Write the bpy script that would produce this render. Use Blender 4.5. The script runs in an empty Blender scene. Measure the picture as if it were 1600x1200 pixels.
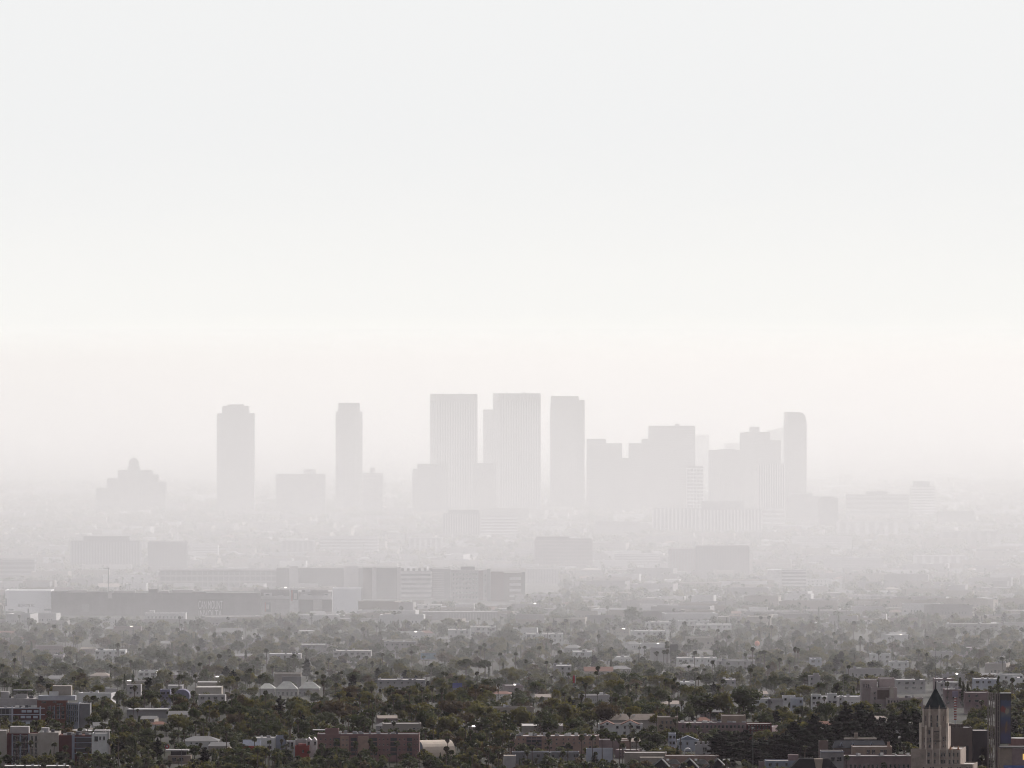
import bpy, bmesh, math, random
import numpy as np
from math import radians, sin, cos, pi

# ------------------------------------------------------------------ camera, sky, sun, exposure
SC = bpy.context.scene
F, HC, YH = 11100.0, 202.0, 587.0          # focal length in photo pixels, eye height (m), eye-level row of the photo
cam_d = bpy.data.cameras.new('camera')
cam_d.sensor_width = 36.0
cam_d.lens = F / 1600 * 36
cam_d.clip_start, cam_d.clip_end = 1.0, 200000.0
cam = bpy.data.objects.new('camera', cam_d)
SC.collection.objects.link(cam)
cam.location = (0, 0, HC)
cam.rotation_euler = (pi / 2 - math.atan((600 - YH) / F), 0, 0)
SC.camera = cam

SUN_EL, SUN_AZ = 33.0, 42.0                # degrees up; degrees to the right of the view direction (+Y)
SUN_E, SKY_S, EXPO = 3.98, 0.11, 0.0
HAZE_D, BANK_D, BANK2_D, BANK2_Y, ANISO = 0.0000068, 0.00060, 0.00023, 7200.0, 0.22

w = bpy.data.worlds.new('World'); SC.world = w; w.use_nodes = True
nt = w.node_tree; nt.nodes.clear()
def wn(t, **k):
    n = nt.nodes.new(t)
    for a, b in k.items(): setattr(n, a, b)
    return n
def lk(a, b): nt.links.new(a, b)
sky = wn('ShaderNodeTexSky', sky_type='NISHITA', sun_disc=False)
sky.sun_elevation = radians(SUN_EL); sky.sun_rotation = radians(SUN_AZ)
sky.altitude = 300; sky.air_density = 1.0; sky.dust_density = 7.0; sky.ozone_density = 1.0
hsv = wn('ShaderNodeHueSaturation'); hsv.inputs['Saturation'].default_value = 0.35; hsv.inputs['Value'].default_value = 1.0
lk(sky.outputs[0], hsv.inputs['Color'])
# thin high overcast veil over the whole sky, a low bank of cloud right round the horizon
tc = wn('ShaderNodeTexCoord'); sep = wn('ShaderNodeSeparateXYZ'); lk(tc.outputs['Generated'], sep.inputs[0])
vf = wn('ShaderNodeMapRange', interpolation_type='SMOOTHSTEP'); lk(sep.outputs[2], vf.inputs[0])   # the veil thins out towards the zenith
vf.inputs[1].default_value = 0.055; vf.inputs[2].default_value = 0.30; vf.inputs[3].default_value = 0.94; vf.inputs[4].default_value = 0.12
veil = wn('ShaderNodeMix', data_type='RGBA'); lk(vf.outputs[0], veil.inputs[0])
lk(hsv.outputs[0], veil.inputs[6]); veil.inputs[7].default_value = (8.36, 8.43, 8.44, 1)
mp = wn('ShaderNodeMapping'); mp.inputs['Scale'].default_value = (80, 80, 230); lk(tc.outputs['Generated'], mp.inputs[0])
ns = wn('ShaderNodeTexNoise'); ns.inputs['Scale'].default_value = 1.0; ns.inputs['Detail'].default_value = 7; ns.inputs['Roughness'].default_value = 0.55
lk(mp.outputs[0], ns.inputs['Vector'])
def mth(op, a, b=None, c=None):
    n = wn('ShaderNodeMath', operation=op)
    for i, v in enumerate((a, b, c)):
        if v is None: continue
        if isinstance(v, (int, float)): n.inputs[i].default_value = v
        else: lk(v, n.inputs[i])
    return n.outputs[0]
edge = mth('SUBTRACT', mth('ADD', mth('MULTIPLY', ns.outputs[0], 0.0064), 0.0052), sep.outputs[2])
mr = wn('ShaderNodeMapRange', interpolation_type='SMOOTHSTEP'); lk(edge, mr.inputs[0])
mr.inputs[1].default_value = -0.03; mr.inputs[2].default_value = 0.0055
mr2 = wn('ShaderNodeMapRange', interpolation_type='SMOOTHSTEP'); lk(edge, mr2.inputs[0])
mr2.inputs[1].default_value = -0.0003; mr2.inputs[2].default_value = 0.0014
cf = mth('ADD', mth('MULTIPLY', mr.outputs[0], 0.86), mth('MULTIPLY', mr2.outputs[0], 0.14))
cl = wn('ShaderNodeMix', data_type='RGBA'); lk(cf, cl.inputs[0]); lk(veil.outputs[2], cl.inputs[6])
cl.inputs[7].default_value = (8.76, 8.68, 8.36, 1)
bg = wn('ShaderNodeBackground'); bg.inputs['Strength'].default_value = SKY_S; lk(cl.outputs[2], bg.inputs[0])
ow = wn('ShaderNodeOutputWorld'); lk(bg.outputs[0], ow.inputs[0])

sl = bpy.data.lights.new('sun', 'SUN'); sl.energy = SUN_E; sl.angle = radians(0.6); sl.color = (1.0, 0.95, 0.90)
so = bpy.data.objects.new('sun', sl); SC.collection.objects.link(so)
from mathutils import Vector, Matrix
sd = Vector((sin(radians(SUN_AZ)) * cos(radians(SUN_EL)), cos(radians(SUN_AZ)) * cos(radians(SUN_EL)), sin(radians(SUN_EL))))
so.rotation_euler = sd.to_track_quat('Z', 'Y').to_euler()
so.location = (0, 0, 3000)

vs = SC.view_settings
vs.view_transform = 'Standard'; vs.look = 'None'; vs.gamma = 1.0; vs.exposure = EXPO; vs.use_curve_mapping = False
SC.cycles.use_denoising = True; SC.cycles.filter_width = 1.1
SC.cycles.denoiser = 'OPENIMAGEDENOISE'
SC.cycles.max_bounces = 6; SC.cycles.diffuse_bounces = 2; SC.cycles.glossy_bounces = 2
SC.cycles.transmission_bounces = 3; SC.cycles.volume_bounces = 2; SC.cycles.transparent_max_bounces = 6
SC.cycles.sample_clamp_indirect = 6.0

# ------------------------------------------------------------------ helpers
rnd = random.Random(7)
COL = SC.collection
def depth(py): return F * HC / (py - YH)
def wx(px, d): return (px - 800) / F * d
def wz(py, d): return HC - (py - YH) / F * d

MATS = {}
def mat(name, col, rough=0.85, var=0.18, scale=0.25, spec=0.25, metal=0.0):
    if name in MATS: return MATS[name]
    col = (col[0] * 0.64, col[1] * 0.62, col[2] * 0.64)      # all surface colours scaled down, as sky light left them too bright
    m = bpy.data.materials.new(name); m.use_nodes = True
    t = m.node_tree; b = t.nodes['Principled BSDF']
    b.inputs['Roughness'].default_value = rough; b.inputs['Metallic'].default_value = metal
    b.inputs['Specular IOR Level'].default_value = spec
    c = t.nodes.new('ShaderNodeTexCoord'); n = t.nodes.new('ShaderNodeTexNoise')
    n.inputs['Scale'].default_value = scale; n.inputs['Detail'].default_value = 6; n.inputs['Roughness'].default_value = 0.65
    t.links.new(c.outputs['Object'], n.inputs['Vector'])
    r = t.nodes.new('ShaderNodeValToRGB')
    r.color_ramp.elements[0].position = 0.3; r.color_ramp.elements[1].position = 0.7
    r.color_ramp.elements[0].color = tuple(x * (1 - var) for x in col) + (1,)
    r.color_ramp.elements[1].color = tuple(min(x * (1 + var), 0.95) for x in col) + (1,)
    t.links.new(n.outputs[0], r.inputs[0]); t.links.new(r.outputs[0], b.inputs['Base Color'])
    MATS[name] = m
    return m
def leafmat(name, col, trans, gloss=0.5, rough=0.5):
    if name in MATS: return MATS[name]
    m = bpy.data.materials.new(name); m.use_nodes = True
    t = m.node_tree; b = t.nodes['Principled BSDF']; o = t.nodes['Material Output']
    c = t.nodes.new('ShaderNodeTexCoord'); n = t.nodes.new('ShaderNodeTexNoise'); n.inputs['Scale'].default_value = 0.55; n.inputs['Detail'].default_value = 3
    oi = t.nodes.new('ShaderNodeObjectInfo')
    t.links.new(c.outputs['Object'], n.inputs['Vector'])
    a = t.nodes.new('ShaderNodeMath'); a.operation = 'MULTIPLY_ADD'; a.inputs[1].default_value = 0.5
    t.links.new(oi.outputs['Random'], a.inputs[0]); 
    a2 = t.nodes.new('ShaderNodeMath'); a2.operation = 'MULTIPLY'; a2.inputs[1].default_value = 0.6
    t.links.new(n.outputs[0], a2.inputs[0]); t.links.new(a2.outputs[0], a.inputs[2])
    r = t.nodes.new('ShaderNodeValToRGB')
    r.color_ramp.elements[0].position = 0.2; r.color_ramp.elements[1].position = 0.85
    r.color_ramp.elements[0].color = tuple(x * 0.6 for x in col) + (1,)
    r.color_ramp.elements[1].color = tuple(x * 1.45 for x in col) + (1,)
    t.links.new(a.outputs[0], r.inputs[0]); t.links.new(r.outputs[0], b.inputs['Base Color'])
    b.inputs['Roughness'].default_value = rough; b.inputs['Specular IOR Level'].default_value = gloss
    tr = t.nodes.new('ShaderNodeBsdfTranslucent'); tr.inputs[0].default_value = tuple(trans) + (1,)
    mx = t.nodes.new('ShaderNodeMixShader'); mx.inputs[0].default_value = 0.3
    t.links.new(b.outputs[0], mx.inputs[1]); t.links.new(tr.outputs[0], mx.inputs[2]); t.links.new(mx.outputs[0], o.inputs[0])
    MATS[name] = m
    return m

class MB:
    def __init__(s): s.v = []; s.f = []
    def box(s, x0, x1, y0, y1, z0, z1):
        b = len(s.v)
        s.v += [(x0, y0, z0), (x1, y0, z0), (x1, y1, z0), (x0, y1, z0), (x0, y0, z1), (x1, y0, z1), (x1, y1, z1), (x0, y1, z1)]
        s.f += [(b, b + 1, b + 5, b + 4), (b + 1, b + 2, b + 6, b + 5), (b + 2, b + 3, b + 7, b + 6), (b + 3, b, b + 4, b + 7), (b + 4, b + 5, b + 6, b + 7), (b + 3, b + 2, b + 1, b)]
        return s
    def prism(s, pts, z0, z1, top=1.0, cx=0, cy=0):
        b = len(s.v); n = len(pts)
        s.v += [(x, y, z0) for x, y in pts] + [(cx + (x - cx) * top, cy + (y - cy) * top, z1) for x, y in pts]
        for i in range(n):
            j = (i + 1) % n
            s.f.append((b + i, b + j, b + n + j, b + n + i))
        s.f.append(tuple(b + n + i for i in range(n))); s.f.append(tuple(b + n - 1 - i for i in range(n)))
        return s
    def cone(s, pts, z0, z1, cx, cy):
        b = len(s.v); n = len(pts)
        s.v += [(x, y, z0) for x, y in pts] + [(cx, cy, z1)]
        for i in range(n): s.f.append((b + i, b + (i + 1) % n, b + n))
        s.f.append(tuple(b + n - 1 - i for i in range(n)))
        return s
    def tube(s, p, q, r0, r1, n=6):
        p = Vector(p); q = Vector(q); d = (q - p).normalized()
        a = d.orthogonal().normalized(); c = d.cross(a); b = len(s.v)
        for ctr, r in ((p, r0), (q, r1)):
            for i in range(n):
                t = 2 * pi * i / n
                s.v.append(tuple(ctr + a * (r * cos(t)) + c * (r * sin(t))))
        for i in range(n):
            j = (i + 1) % n
            s.f.append((b + i, b + j, b + n + j, b + n + i))
        s.f.append(tuple(b + n + i for i in range(n))); s.f.append(tuple(b + n - 1 - i for i in range(n)))
        return s
    def gable(s, x0, x1, y0, y1, ze, zr, along='x', over=0.0):
        b = len(s.v)
        if along == 'x':
            m = (y0 + y1) / 2
            s.v += [(x0, y0, ze), (x1, y0, ze), (x1, y1, ze), (x0, y1, ze), (x0, m, zr), (x1, m, zr)]
            s.f += [(b, b + 1, b + 5, b + 4), (b + 2, b + 3, b + 4, b + 5), (b, b + 4, b + 3), (b + 1, b + 2, b + 5), (b + 3, b + 2, b + 1, b)]
        else:
            m = (x0 + x1) / 2
            s.v += [(x0, y0, ze), (x1, y0, ze), (x1, y1, ze), (x0, y1, ze), (m, y0, zr), (m, y1, zr)]
            s.f += [(b, b + 1, b + 4), (b + 2, b + 3, b + 5), (b + 1, b + 2, b + 5, b + 4), (b + 3, b, b + 4, b + 5), (b + 3, b + 2, b + 1, b)]
        return s
    def hip(s, x0, x1, y0, y1, ze, zr, inset):
        b = len(s.v); m = (y0 + y1) / 2
        s.v += [(x0, y0, ze), (x1, y0, ze), (x1, y1, ze), (x0, y1, ze), (x0 + inset, m, zr), (x1 - inset, m, zr)]
        s.f += [(b, b + 1, b + 5, b + 4), (b + 1, b + 2, b + 5), (b + 2, b + 3, b + 4, b + 5), (b + 3, b, b + 4), (b + 3, b + 2, b + 1, b)]
        return s
    def mesh(s, name):
        m = bpy.data.meshes.new(name); m.from_pydata(s.v, [], s.f); m.update()
        return m
    def build(s, name, material, parent=None, kind=None):
        return link(name, s.mesh(name), material, parent, kind)
def link(name, me, material=None, parent=None, kind=None):
    o = bpy.data.objects.new(name, me); COL.objects.link(o)
    if material is not None and me is not None and not me.materials: me.materials.append(material)
    if parent is not None: o.parent = parent
    if kind: o['kind'] = kind
    return o
def tag(o, label, cat, group=None):
    o['label'] = label; o['category'] = cat
    if group: o['group'] = group
    return o

KEEP = []        # what stays visible in front of a building: x0, x1, top row, bottom row of the visible face, distance
FOOT = []        # footprints no tree or house may stand in: world x0, x1, y0, y1
LAND = []        # landmarks used to describe where a tree or house stands: phrase, px, py

_unit_window = None
def unit_window():
    global _unit_window
    if _unit_window is None:
        b = MB()
        b.v += [(-.5, -.05, 0), (.5, -.05, 0), (.5, -.05, 1), (-.5, -.05, 1)]; b.f.append((0, 1, 2, 3))   # pane
        b.box(-.62, .62, -.34, 0, -.1, -.01); b.box(-.58, .58, -.22, 0, 1.01, 1.09)                          # sill and head
        _unit_window = b.mesh('window')
        _unit_window.materials.append(mat('window_glass', (0.018, 0.02, 0.026), 0.25, 0.4, 0.8, 0.5))
        _unit_window.materials.append(mat('window_trim', (0.36, 0.33, 0.30)))
        for i, p in enumerate(_unit_window.polygons): p.material_index = 0 if i == 0 else 1
    return _unit_window

class Thing:
    """A building or object described in photo pixels at its own real distance d."""
    def __init__(s, name, label, cat, px, d, yaw=0, group=None, phrase=None, vis=None):
        s.px, s.d, s.s = px, d, d / F
        s.o = bpy.data.objects.new(name, None); COL.objects.link(s.o)
        s.o.empty_display_size = 2
        s.o.location = (wx(px, d), d, 0); s.o.rotation_euler[2] = radians(yaw)
        tag(s.o, label, cat, group)
        if vis:
            KEEP.append((*vis, d, name == 'low_building')); LAND.append((phrase or label, (vis[0] + vis[1]) / 2, (vis[2] + vis[3]) / 2))
    def X(s, px): return (px - s.px) * s.s
    def Z(s, py): return HC - (py - YH) * s.s if py is not None else 0.0
    def box(s, part, x0, x1, yt, yb, m, off=0.0, dep=12.0, kind=None, foot=False):
        if foot:
            FOOT.append((s.o.location.x + s.X(x0) - 3, s.o.location.x + s.X(x1) + 3, s.d + off - 3, s.d + off + dep + 3))
        return MB().box(s.X(x0), s.X(x1), off, off + dep, s.Z(yb), s.Z(yt)).build(part, m, s.o, kind)
    def body(s, x0, x1, yt, m, off=0.0, dep=15.0, yb=None, roof=None, part='wall', par=0.5):
        """walls up to a parapet with a sunken roof sheet"""
        FOOT.append((s.o.location.x + s.X(x0) - 3, s.o.location.x + s.X(x1) + 3, s.d + off - 3, s.d + off + dep + 3))
        a, b, c, e, z0, z1 = s.X(x0), s.X(x1), off, off + dep, s.Z(yb), s.Z(yt)
        t = 0.35; k = MB(); k.box(a, b, c, e, z0, z1 - par)
        k.f.pop(4)
        k.box(a, b, c, c + t, z1 - par, z1); k.box(a, b, e - t, e, z1 - par, z1)
        k.box(a, a + t, c + t, e - t, z1 - par, z1); k.box(b - t, b, c + t, e - t, z1 - par, z1)
        o = k.build(part, m, s.o)
        MB().box(a + t, b - t, c + t, e - t, z1 - par - 0.2, z1 - par + 0.02).build('roof', roof or mat('roof_pale', (0.62, 0.60, 0.57)), s.o)
        return o
    def windows(s, rects, off=0.0, parent=None):
        me = unit_window()
        for (x0, x1, yt, yb) in rects:
            o = bpy.data.objects.new('window', me); COL.objects.link(o); o.parent = parent or s.o
            o.location = (s.X((x0 + x1) / 2), off, s.Z(yb)); o.scale = ((x1 - x0) * s.s, 1, (yb - yt) * s.s)
    def grid(s, x0, x1, yt, yb, nx, ny, fx=0.5, fy=0.55, off=0.0, skip=0.0):
        r = []; dx, dy = (x1 - x0) / nx, (yb - yt) / ny
        for i in range(nx):
            for j in range(ny):
                if rnd.random() < skip: continue
                cx, cy = x0 + dx * (i + .5), yt + dy * (j + .5)
                r.append((cx - dx * fx / 2, cx + dx * fx / 2, cy - dy * fy / 2, cy + dy * fy / 2))
        s.windows(r, off)
    def ribs(s, x0, x1, yt, yb, n, m, off=0.0, dep=15.0, wf=0.4, proud=0.5, part='facade_ribs'):
        k = MB(); a, b, z0, z1 = s.X(x0), s.X(x1), s.Z(yb), s.Z(yt); p = (b - a) / n; hw = p * wf / 2
        for i in range(n + 1):
            c = a + p * i
            k.box(c - hw, c + hw, off - proud, off, z0, z1)
        ns = max(1, int(dep / p))
        for i in range(ns + 1):
            c = off + dep * i / ns
            k.box(a - proud, a, c - hw, c + hw, z0, z1); k.box(b, b + proud, c - hw, c + hw, z0, z1)
        return k.build(part, m, s.o, 'stuff')
    def bands(s, x0, x1, yt, yb, n, m, off=0.0, dep=15.0, hf=0.5, proud=0.35, part='floor_bands'):
        k = MB(); a, b, z0, z1 = s.X(x0), s.X(x1), s.Z(yb), s.Z(yt); p = (z1 - z0) / n
        for i in range(n):
            c = z0 + p * (i + 1)
            k.box(a - proud, b + proud, off - proud, off + dep + proud, c - p * hf, c)
        return k.build(part, m, s.o, 'stuff')
    def units(s, x0, x1, yt, n, off=3.0, dep=8.0, big=1.0):
        """air handlers and stair heads on a flat roof"""
        for i in range(n):
            x = rnd.uniform(x0, x1); wd = rnd.uniform(1.2, 3.2) * big; h = rnd.uniform(0.9, 2.2) * big; y = off + rnd.uniform(0, dep)
            MB().box(s.X(x) - wd / 2, s.X(x) + wd / 2, y, y + wd * .8, s.Z(yt) - 0.55, s.Z(yt) + h - 0.3).build(
                'rooftop_unit', rnd.choice([mat('unit_white', (0.7, 0.7, 0.68), 0.5), mat('unit_grey', (0.35, 0.35, 0.36), 0.5), mat('unit_dark', (0.12, 0.12, 0.13), 0.6)]), s.o)

# ------------------------------------------------------------------ the ground and the air
gm = bpy.data.materials.new('ground_city'); gm.use_nodes = True
t = gm.node_tree; b = t.nodes['Principled BSDF']; b.inputs['Roughness'].default_value = 0.95; b.inputs['Specular IOR Level'].default_value = 0.1
c = t.nodes.new('ShaderNodeTexCoord'); n1 = t.nodes.new('ShaderNodeTexNoise'); n1.inputs['Scale'].default_value = 0.012; n1.inputs['Detail'].default_value = 10; n1.inputs['Roughness'].default_value = 0.7
t.links.new(c.outputs['Object'], n1.inputs['Vector'])
r = t.nodes.new('ShaderNodeValToRGB'); e = r.color_ramp.elements
e[0].position = 0.32; e[0].color = (0.018, 0.020, 0.012, 1); e[1].position = 0.72; e[1].color = (0.11, 0.10, 0.09, 1)
x = e.new(0.45); x.color = (0.03, 0.03, 0.02, 1); x = e.new(0.56); x.color = (0.045, 0.043, 0.041, 1)
t.links.new(n1.outputs[0], r.inputs[0]); t.links.new(r.outputs[0], b.inputs['Base Color'])
g = MB(); g.v = [(-24000, -3000, 0), (24000, -3000, 0), (24000, 47000, 0), (-24000, 47000, 0)]; g.f = [(0, 1, 2, 3)]
go = g.build('ground', gm, None, 'structure')

def air(name, label, prof, hw, dens, aniso, col):
    """a closed body of even air: profile in (y, z) carried across the whole basin"""
    m = bpy.data.materials.new(name); m.use_nodes = True; t = m.node_tree; t.nodes.clear()
    v = t.nodes.new('ShaderNodeVolumePrincipled'); o = t.nodes.new('ShaderNodeOutputMaterial')
    v.inputs['Color'].default_value = (*col, 1); v.inputs['Density'].default_value = dens
    v.inputs['Anisotropy'].default_value = aniso; v.inputs['Density Attribute'].default_value = ''
    t.links.new(v.outputs[0], o.inputs['Volume'])
    k = MB(); n = len(prof); k.v = [(-hw, y, z) for y, z in prof] + [(hw, y, z) for y, z in prof]
    k.f = [(i, n + i, n + (i + 1) % n, (i + 1) % n) for i in range(n)] + [tuple(range(n)), tuple(range(2 * n - 1, n - 1, -1))]
    ob = k.build(name, m, None, 'stuff'); ob['label'] = label
    q = bmesh.new(); q.from_mesh(ob.data); bmesh.ops.recalc_face_normals(q, faces=q.faces); q.to_mesh(ob.data); q.free()
    return ob
# thin even haze right round the camera and everything else; over it two smog banks, added and shaped to set the fade with distance
air('haze', 'thin pale haze over the whole city', [(-3500, -1), (48000, -1), (48000, 250), (-3500, 250)], 25000, HAZE_D, ANISO, (0.96, 0.86, 0.97))
air('smog_bank', 'dense front of pale smog over the middle of the city', [(3720, -.6), (BANK2_Y - .5, -.6), (BANK2_Y - .5, 249), (7120, 249), (6600, 205), (6080, 160), (5430, 80), (5000, 29), (4480, 10.0), (4080, 3.6)], 24500, BANK_D, ANISO, (0.954, 0.952, 0.978))
air('smog_bank', 'thinner pale smog reaching from the middle city to the horizon', [(BANK2_Y + .5, -.6), (47500, -.6), (47500, 249), (BANK2_Y + .5, 249)], 24500, BANK2_D, ANISO, (0.966, 0.970, 0.955))
# ------------------------------------------------------------------ building materials
GL = mat('dark_glass', (0.035, 0.038, 0.045), 0.3, 0.25, 0.2, 0.4)
CONC = mat('concrete', (0.30, 0.285, 0.285)); PALE = mat('pale_concrete', (0.46, 0.445, 0.44)); WHITE = mat('white_render', (0.74, 0.74, 0.73))
GREY = mat('grey_render', (0.24, 0.24, 0.25)); DARK = mat('dark_cladding', (0.075, 0.072, 0.078)); CHAR = mat('charcoal_wall', (0.05, 0.046, 0.05))
BROWN = mat('brown_stone', (0.13, 0.10, 0.085)); STEEL = mat('grey_steel', (0.20, 0.20, 0.21), 0.5)
CREAM = mat('cream_render', (0.42, 0.385, 0.34)); BUFF = mat('buff_render', (0.36, 0.32, 0.27)); MAROON = mat('maroon_render', (0.11, 0.035, 0.032))
BRICK = mat('red_brick', (0.17, 0.065, 0.045)); PINK = mat('pink_render', (0.25, 0.15, 0.14)); PEACH = mat('peach_render', (0.36, 0.25, 0.205))
LAV = mat('lavender_render', (0.24, 0.24, 0.33)); BLUEW = mat('blue_white_render', (0.50, 0.53, 0.60)); REDW = mat('red_render', (0.30, 0.055, 0.04))
BLUEG = mat('blue_grey_panel', (0.26, 0.29, 0.35)); TAN = mat('tan_render', (0.30, 0.24, 0.19)); MAUVE = mat('mauve_render', (0.27, 0.20, 0.20))
RP = mat('roof_pale', (0.62, 0.60, 0.57)); RW = mat('roof_white', (0.80, 0.80, 0.78), 0.6); RG = mat('roof_grey', (0.22, 0.22, 0.22)); RT = mat('roof_tile', (0.20, 0.085, 0.055))
RB = mat('roof_black', (0.014, 0.014, 0.017), 0.75, 0.3, 0.6, 0.1); COPPER = mat('green_copper', (0.010, 0.023, 0.024), 0.9, 0.35, 0.5, 0.05)

def poly_ribs(T, pts, z0, z1, edges, pitch, m, wf=0.4, proud=0.6, part='facade_fins'):
    k = MB()
    for i in edges:
        (ax, ay), (bx, by) = pts[i], pts[(i + 1) % len(pts)]
        L = math.hypot(bx - ax, by - ay); n = max(1, int(L / pitch)); ux, uy = (bx - ax) / L, (by - ay) / L; nx, ny = uy, -ux; h = pitch * wf / 2
        for j in range(n + 1):
            cx, cy = ax + ux * L * j / n, ay + uy * L * j / n
            q = [(cx - ux * h, cy - uy * h), (cx - ux * h + nx * proud, cy - uy * h + ny * proud), (cx + ux * h + nx * proud, cy + uy * h + ny * proud), (cx + ux * h, cy + uy * h)]
            k.prism(q, z0, z1)
    return k.build(part, m, T.o, 'stuff')

# ------------------------------------------------------------------ the skyline, about ten kilometres off
def skyline():
    T = Thing('stepped_tower', 'stepped pyramid-shaped building with domed lantern and spire on its top', 'building', 207, 10350, phrase='the stepped pyramid building', vis=(150, 257, 715, 772))
    for x0, x1, yt, off, dp in ((150, 257, 763, 0, 60), (167, 257, 753, 3, 55), (167, 246, 748, 6, 50), (184, 246, 742, 8, 45), (184, 236, 735, 10, 40)):
        T.body(x0, x1, yt, DARK, off, dp, part='tier', roof=RG); T.ribs(x0, x1, yt + 2, 790, int((x1 - x0) / 5), GREY, off, dp, .3, .4)
    T.body(198, 217, 729, DARK, 20, 20, part='tower', roof=RG)
    T.box('lantern', 200, 215, 720, 729, DARK, 22, 16)
    pts = [(T.X(207.5) + 6.4 * cos(a * pi / 4), 30 + 6.4 * sin(a * pi / 4)) for a in range(8)]
    MB().prism(pts, T.Z(720), T.Z(716.5), .55, T.X(207.5), 30).build('dome', DARK, T.o)
    MB().tube((T.X(207.5), 30, T.Z(716.5)), (T.X(207.5), 30, T.Z(708)), 1.0, .2).build('spire', GREY, T.o)

    T = Thing('office_tower', 'wide slab tower with stepped crown, leftmost of the tall towers', 'tower', 368, 10450, phrase='the leftmost tall tower', vis=(339, 397, 632, 768))
    T.body(339, 396.5, 646, GREY, 0, 45); T.box('crown', 347, 388, 634.5, 646.6, GREY, 5, 35); T.box('cap', 355, 380, 632, 634.5, GREY, 10, 25)
    T.bands(339, 396.5, 650, 800, 40, STEEL, 0, 45, .45, .3)

    T = Thing('apartment_block', 'broad flat-topped apartment block with one rooftop box between two slim towers', 'building', 470, 10050, phrase='the broad apartment block', vis=(432, 507, 733, 790))
    T.body(432, 507, 741, CONC, 0, 30); T.box('penthouse', 474, 493, 733, 741.6, PALE, 6, 18)
    T.ribs(432, 507, 743, 808, 12, CONC, 0, 30, .25, .6); T.bands(431, 508, 743, 808, 16, CONC, 0, 30, .3, .5, 'balconies')

    T = Thing('residential_tower', 'slim rounded residential tower with a set-back crown and balconies', 'tower', 545, 10500, phrase='the slim rounded tower', vis=(524, 566, 629, 770))
    W2 = 21 * T.s; pts = [(W2 * cos(a), W2 * .9 + W2 * .9 * sin(a)) for a in [2 * pi * i / 16 for i in range(16)]]
    FOOT.append((T.o.location.x - 22, T.o.location.x + 22, T.d - 3, T.d + 42))
    MB().prism(pts, 0, T.Z(643), 1.0, 0, W2 * .9).build('shaft', GREY, T.o)
    p2 = [(x * .8, W2 * .9 + (y - W2 * .9) * .8) for x, y in pts]
    MB().prism(p2, T.Z(643) - .1, T.Z(629.5), 1.0, 0, W2 * .9).build('crown', GREY, T.o)
    k = MB()
    for i in range(46):
        z = T.Z(795) + (T.Z(643) - T.Z(795)) * i / 45
        k.prism([(x * 1.03, W2 * .9 + (y - W2 * .9) * 1.03) for x, y in pts], z - .5, z)
    k.build('balconies', CONC, T.o, 'stuff')

    T = Thing('apartment_block', 'small flat block with round water tank right beside the slim rounded tower', 'building', 582, 10250, phrase='the small block with the water tank', vis=(567, 598, 731, 778))
    T.body(566.5, 598, 739, CONC, 0, 25); T.bands(566, 599, 741, 802, 12, PALE, 0, 25, .3, .6, 'balconies')
    MB().prism([(T.X(582) + 3.6 * cos(a), 8 + 3.6 * sin(a)) for a in [2 * pi * i / 10 for i in range(10)]], T.Z(739.6), T.Z(731)).build('water_tank', CONC, T.o)

    T = Thing('office_block', 'dark block with sloping shoulder in front of the first twin tower', 'building', 660, 10100, phrase='the dark shouldered block', vis=(645, 690, 725, 780))
    T.body(645, 700, 733, DARK, 0, 30); T.body(652, 700, 725, DARK, 3, 25, yb=734, part='upper_storey'); T.ribs(645, 700, 735, 806, 16, GREY, 0, 30)

    for lab, ph, x0, xc, x1, yt in (('first of two matching tall slab towers with vertical fins and lighter left side', 'the first twin tower', 672, 682, 745, 616), ('second of two matching tall slab towers with vertical fins, nearer the middle', 'the second twin tower', 771, 781, 844, 615)):
        T = Thing('twin_tower', lab, 'tower', (x0 + x1) / 2, 10400, phrase=ph, vis=(x0, x1, yt, 785), group='matching triangular towers')
        pts = [(T.X(xc), 0), (T.X(x1), 14), (T.X(x0), 58)]
        FOOT.append((T.o.location.x - 40, T.o.location.x + 40, T.d - 3, T.d + 62))
        MB().prism(pts, 0, T.Z(yt)).build('shaft', GL, T.o)
        poly_ribs(T, pts, 0, T.Z(yt + 11), (0, 1, 2), 3.6, mat('aluminium_fin', (0.40, 0.40, 0.41), .5), .42, .7)
        cx, cy = sum(p[0] for p in pts) / 3, sum(p[1] for p in pts) / 3
        MB().prism([(cx + (x - cx) * 1.02, cy + (y - cy) * 1.02) for x, y in pts], T.Z(yt + 11), T.Z(yt) + .3).build('top_band', STEEL, T.o)
        for q in (692, 717, 720): MB().box(T.X(q + x0 - 672), T.X(q + x0 - 670), 24, 27, T.Z(yt), T.Z(yt - 2.5)).build('rooftop_unit', GREY, T.o)

    T = Thing('office_tower', 'tower half hidden behind the second matching finned tower', 'tower', 765, 10900, phrase='the half hidden tower', vis=(755, 771, 640, 780))
    T.body(755, 790, 640, GREY, 0, 30); T.bands(755, 790, 643, 795, 36, CONC, 0, 30, .4)
    T = Thing('office_block', 'low dark block filling the gap between the two matching finned towers', 'building', 758, 10200, phrase='the low dark block between the twin towers', vis=(745, 771, 724, 785))
    T.body(740, 775, 724, DARK, 0, 25)

    T = Thing('office_tower', 'tall slab tower with a notched top corner, third of the close tall group', 'tower', 887, 10600, phrase='the notched slab tower', vis=(861, 914, 619, 780))
    T.body(861, 904, 619, DARK, 0, 40); T.body(904, 913.5, 625, DARK, 2, 36, part='side_bay'); T.box('side_strip', 859.5, 861, 637, None, GREY, 4, 30); T.ribs(861, 904, 622, 797, 14, GREY, 0, 40, .3, .4)

    T = Thing('office_block', 'stepped dark office block joined to the notched slab tower', 'building', 944, 10350, phrase='the stepped dark block', vis=(915, 983, 686, 780))
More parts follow.
